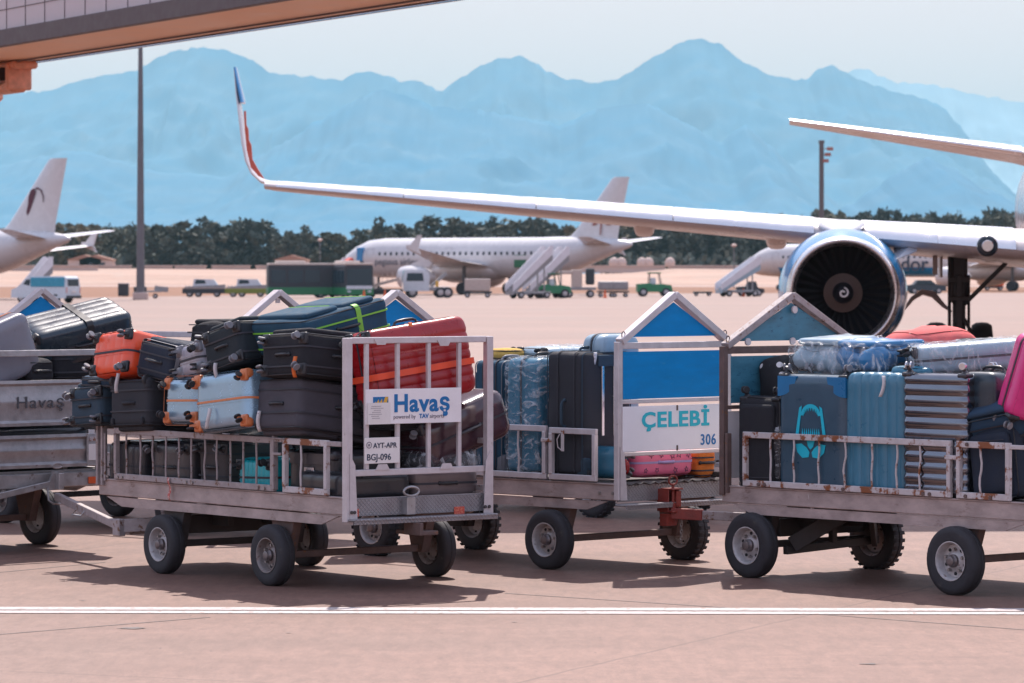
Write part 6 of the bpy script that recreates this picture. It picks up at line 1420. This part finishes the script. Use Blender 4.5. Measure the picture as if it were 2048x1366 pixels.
# low lifts (flatbed loaders) left of the bus
for px, w_, lb, gm in ((408, 3.9, 'dark flat cargo loader with a pale cab, left of the bus', M_dk), (495, 4.1, 'pale flat loader with yellow-green skirt next to the green bus', mat('lime_skirt', (.22, .26, .04), .5))):
    e = veh('loader', px, gz(594), 2, lb, 'loader'); part(e, 'chassis', gm, lambda b: b.box((0, 0, .55), (w_, 2, .45), .05)); part(e, 'deck', M_vg, lambda b: b.prism([(-w_/2, .8), (w_/2, .8), (w_/2, 1.15), (-w_/2+.4, .95)], -1, 1))
    part(e, 'cab', M_van, lambda b: b.prism([(-1.0, 1.0), (1.3, 1.1), (.9, 1.62), (-.9, 1.66)], -.8, .8)); part(e, 'cab_window', M_vwin, lambda b: b.prism([(-.8, 1.2), (.2, 1.24), (.1, 1.56), (-.7, 1.6)], -.82, .82)); vwheels(e, (-1.3, -.5, 1.2), .85, .30)
    part(e, 'roller', M_vg, lambda b: [b.cyl((-w_/2+.3+i*.32, -.95, 1.0), (-w_/2+.3+i*.32, .95, 1.0), .05, 8) for i in range(11)])
# buses
def bus(px, z, rot, L_, label, front=False):
    e = veh('bus', px, z, rot, label, 'bus'); part(e, 'body', M_dk, lambda b: b.box((0, 0, 1.85), (L_, 2.5, 2.1), .12)); part(e, 'skirt', M_green, lambda b: b.box((0, 0, .62), (L_+.04, 2.54, .72), .06)); part(e, 'roof', M_beige, lambda b: (b.box((0, 0, 2.98), (L_-.1, 2.4, .2), .06), b.box((-L_*.15, 0, 3.15), (L_*.45, 1.6, .28), .1)))
    for i in range(int(L_/1.5)):
        for sy in (-1, 1): part(e, 'window', M_vwin, lambda b: b.box((-L_/2+.9+i*1.5, sy*1.25, 1.9), (1.3, .03, 1.1), .01))
    part(e, 'windscreen', M_vwin, lambda b: b.box((L_/2+.01, 0, 1.85), (.04, 2.2, 1.4), .02)); part(e, 'front_panel', M_van, lambda b: b.box((L_/2+.02, 0, .95), (.05, 2.3, .3), .01))
    for sx in (-.9, .9): part(e, 'headlight', M_van, lambda b: b.box((L_/2+.03, sx, .6), (.04, .3, .16), .02))
    vwheels(e, (-L_*.28, L_*.30), 1.12, .45)
bus(600, 352, 8, 5.4+.4, 'long dark windowed bus with green skirt, left of the parked airliner nose'); bus(700, 350, -76, 8.0, 'green and white bus facing the camera, right of the long bus')
# conveyor / catering equipment by the nose
e = veh('conveyor_loader', 765, 352, -6, 'beige belt loader with tubular rails by the airliner nose', 'belt loader')
part(e, 'chassis', M_dk, lambda b: b.box((0, 0, .55), (3.4, 1.8, .5), .05)); part(e, 'belt', M_beige, lambda b: b.bar((-1.6, 0, .9), (1.6, 0, 1.7), 1.0, .22)); part(e, 'cab', M_beige, lambda b: b.prism([(-1.5, .8), (-.6, .8), (-.7, 1.9), (-1.4, 1.9)], -.8, .8)); vwheels(e, (-1.1, 1.1), .8, .36)
for i in range(7): part(e, 'rail_post', M_beige, lambda b: b.bar((-1.3+i*.45, -.5, 1.0+i*.11), (-1.3+i*.45, -.5, 1.9+i*.08), .05, .05))
e = veh('truck', 850, 354, 6, 'white service truck with wide cab windows under the airliner wing', 'truck')
part(e, 'cab', M_van, lambda b: b.prism([(-2.0, .6), (.3, .6), (.3, 2.0), (.0, 2.45), (-1.9, 2.45), (-2.0, 1.6)], -1.1, 1.1)); part(e, 'side_window', M_vwin, lambda b: b.prism([(-1.75, 1.5), (-.2, 1.5), (-.3, 2.2), (-1.65, 2.2)], -1.13, 1.13)); part(e, 'hose_platform', M_vg, lambda b: (b.box((1.2, 0, .8), (1.9, 2.0, .35), .03), b.bar((.5, 0, 1), (1.9, 0, 2.2), .3, .3))); part(e, 'lamp_bar', M_yel, lambda b: b.box((1.0, -.8, 1.2), (.25, .2, .6), .03)); vwheels(e, (-1.2, 1.3, 1.95), .95, .48)
e = veh('cargo_tug', 955, 356, 0, 'beige box dolly under the fuselage, right of the service truck', 'dolly')
part(e, 'box', M_beige, lambda b: b.box((0, 0, 1.15), (2.3, 1.6, 1.1), .06)); part(e, 'frame', M_dk, lambda b: b.box((0, 0, .48), (2.6, 1.6, .2), .03)); vwheels(e, (-.9, .9), .7, .24)
# passenger stairs
def stairs(px, z, rot, Hh, Ln, label, sc_=1.0, col=None):
    e = veh('passenger_stairs', px, z, rot, label, 'passenger stairs', 'passenger stairs on the far apron'); col = col or M_vg
    part(e, 'side_panel', mat('stair_white', (.72, .70, .74), .4, var=.08, vs=2), lambda b: [b.prism([(-Ln/2, .60), (Ln/2, Hh+.15), (Ln/2, Hh+.85), (Ln/2-.3, Hh+.85), (-Ln/2, 1.25)], y-.04, y+.04) for y in (-.75,)]); part(e, 'side_panel', MATS['stair_white'], lambda b: b.prism([(-Ln/2, .60), (Ln/2, Hh+.15), (Ln/2, Hh+.85), (Ln/2-.3, Hh+.85), (-Ln/2, 1.25)], .71, .79))
    part(e, 'steps', col, lambda b: b.prism([(-Ln/2, .3)]+[q for i in range(14) for q in ((-Ln/2+Ln*i/14, .45+(Hh-.35)*(i)/14+.2), (-Ln/2+Ln*(i+1)/14, .45+(Hh-.35)*i/14+.2))]+[(Ln/2, Hh-.4)], -.7, .7), 0)
    part(e, 'undercarriage', M_vg, lambda b: (b.box((0, 0, .5), (Ln*.9, 1.5, .22), .03), b.bar((Ln*.3, -.6, .5), (Ln*.3, -.6, Hh*.75), .1, .1), b.bar((Ln*.3, .6, .5), (Ln*.3, .6, Hh*.75), .1, .1))); vwheels(e, (-Ln*.3, Ln*.35), .7, .3)
stairs(1058, 345, 28, 3.7, 3.9, 'left one of the two white passenger stairs at the airliner tail'); stairs(1092, 350, 28, 3.7, 3.9, 'right one of the two white passenger stairs at the airliner tail')
stairs(1476, 372, 20, 2.9, 4.0, 'pale blue passenger stairs standing alone in front of the wood', col=M_lblue); stairs(672, 372, 24, 2.8, 2.6, 'small boarding stairs at the nose of the parked airliner', col=mat('faded_red', (.30, .10, .08), .5))
e = veh('nose_cover_stand', 690, 371, 20, 'red and white boarding canopy at the nose of the parked airliner', 'boarding canopy'); part(e, 'canopy', mat('red_canopy', (.60, .07, .04), .5), lambda b: b.bar((-1.2, 0, 2.2), (.6, 0, 3.5), 1.3, .35)); part(e, 'side_wall', M_dk, lambda b: b.prism([(.3, 1.2), (1.6, 1.2), (1.6, 3.3), (.6, 3.4)], -.7, .7)); part(e, 'white_panel', M_fus, lambda b: b.prism([(-1.5, 1.0), (-.5, 1.4), (.2, 2.6), (-.6, 2.4)], -.72, .72)); part(e, 'frame', M_vg, lambda b: (b.bar((-1.4, 0, .4), (1.5, 0, .4), 1.2, .2), b.bar((1.0, 0, .4), (1.0, 0, 1.3), .2, .2), b.bar((-1.0, 0, .4), (-1.0, 0, 2.2), .2, .2))); vwheels(e, (-.9, 1.0), .6, .25)
stairs(72, 300, 24, 2.6, 2.2, 'pale stairs under the tail of the left airliner')
# tractors, dollies
def tractor(px, z, rot, label, s_=1.0):
    e = veh('tow_tractor', px, z, rot, label, 'tow tractor', 'tow tractors'); e.scale = (s_,)*3
    part(e, 'body', M_green, lambda b: seps(b, [(-1.3, .35), (-1.3, .95), (-.3, 1.0), (-.2, .9), (.6, .95), (1.25, .85), (1.35, .35)], .65, .05)); [part(e, 'cab_frame', M_dk, lambda b: [b.bar(p, q, .06, .06) for p, q in (((-.4, sy, .95), (-.35, sy, 1.75)), ((.5, sy, .95), (.35, sy, 1.75)), ((-.35, sy, 1.75), (.35, sy, 1.75)))]) for sy in (-.5, .5)]; part(e, 'roof', M_green, lambda b: b.box((0, 0, 1.78), (1.0, 1.2, .07), .02)); part(e, 'seat', M_van, lambda b: b.box((-.1, 0, 1.15), (.4, .8, .5), .06)); vwheels(e, (-.85, .85), .55, .33)
tractor(1103, 350, 15, 'green tow tractor half behind the passenger stairs', 1.2); tractor(1308, 372, 4, 'green tow tractor standing alone by the orange cone', 1.25)
e = veh('water_truck', 1160, 357, 3, 'dark cab truck with beige tank parts under the airliner tail', 'truck'); part(e, 'cab', M_dk, lambda b: b.box((.9, 0, 1.9), (.75, 1.2, 1.5), .12)); part(e, 'tank', M_beige, lambda b: (b.box((-.3, 0, 1.7), (.9, 1.4, 1.6), .05), b.box((-1.2, 0, 2.25), (1.4, 1.2, .3), .05))); part(e, 'platform', M_vg, lambda b: b.box((-.1, 0, .8), (3.0, 1.5, .25), .03)); vwheels(e, (-1.0, .9), .7, .33)
for px, lb in ((1212, 'grey tarpaulin covered dolly right of the dark cab truck'), (1240, 'second grey covered dolly, nearer the green tractor')):
    e = veh('baggage_dolly', px, 362, 2, lb, 'dolly', 'covered dollies'); part(e, 'cover', M_vg, lambda b: b.rbox((0, 0, 1.05), (1.45, 1.3, .8), .15, 4)); part(e, 'frame', M_dk, lambda b: b.box((0, 0, .5), (1.6, 1.2, .16), .02)); vwheels(e, (-.5, .5), .5, .2)
e = veh('flat_dolly', 1405, 380, 0, 'low empty dolly lying between the green tractor and the blue stairs', 'dolly'); part(e, 'deck', M_dk, lambda b: b.box((0, 0, .35), (1.8, 1.4, .18), .03)); vwheels(e, (-.6, .6), .5, .18)
e = veh('flat_dolly', 1335, 384, 0, 'low dark dolly just right of the green tractor', 'dolly'); part(e, 'deck', M_dk, lambda b: b.box((0, 0, .35), (1.6, 1.4, .18), .03)); vwheels(e, (-.5, .5), .5, .18)
e = veh('tug', 1500, 378, 4, 'dark tug parked at the foot of the blue stairs', 'tow tractor'); part(e, 'body', M_dk, lambda b: seps(b, [(-1.3, .3), (-1.3, .9), (-.4, .95), (-.2, 1.4), (.5, 1.4), (.7, .8), (1.3, .7), (1.3, .3)], .6, .05)); vwheels(e, (-.8, .8), .5, .3)
e = veh('car', 1850, 420, 6, 'dark car parked under the airliner behind the engine', 'car'); part(e, 'body', M_dk, lambda b: seps(b, [(-2.1, .3), (-2.1, .9), (-1.3, 1.0), (-.9, 1.45), (.5, 1.45), (1.1, 1.0), (2.1, .85), (2.1, .3)], .85, .2)); part(e, 'side_window', M_vwin, lambda b: b.prism([(-1.0, 1.02), (-.75, 1.36), (.4, 1.36), (.85, 1.02)], -.80, .80)); vwheels(e, (-1.3, 1.3), .75, .33)
e = veh('power_unit', 1987, 500, 0, 'orange ground power unit seen under the near fuselage', 'ground power unit'); part(e, 'housing', M_cone, lambda b: b.rbox((0, 0, 1.1), (2.6, 1.4, 1.2), .3, 4)); part(e, 'frame', M_dk, lambda b: b.box((0, 0, .4), (2.4, 1.2, .2), .03)); vwheels(e, (-.8, .8), .6, .25)
for px, z, lb in ((1210, 352, 'orange cone in front of the covered dollies'), (728, 345, 'orange cone at the foot of the belt loader'), (1487, 372, 'orange cone at the foot of the blue stairs'), (770, 344, 'orange cone right of the belt loader')):
    p = gp(px, z); b = MB(); b.lathe([(.001, .75), (.04, .75), (.16, .04), (.001, .04)], (0, 0, 0), Z, 12); b.box((0, 0, .02), (.4, .4, .04)); tag(b.build('traffic_cone', M_cone, None, 30, p), lb, 'traffic cone', 'traffic cones')
# ground crew in yellow vest beside the truck
# ------------------------------------------------------------------ haze
hz = MB(); hz.box((0, 11250, 500-.5), (11000, 22700, 1001.0))
hm = bpy.data.materials.new('haze'); hm.use_nodes = True; hn = hm.node_tree; hn.nodes.remove(hn.nodes['Principled BSDF'])
pv = hn.nodes.new('ShaderNodeVolumePrincipled'); pv.inputs['Density'].default_value = 5.5e-5; pv.inputs['Color'].default_value = (.50, .88, 1.0, 1); pv.inputs['Anisotropy'].default_value = 0.0
hn.links.new(pv.outputs[0], hn.nodes['Material Output'].inputs['Volume'])
ho = hz.build('haze', hm, ang=0); tag(ho, kind='stuff')
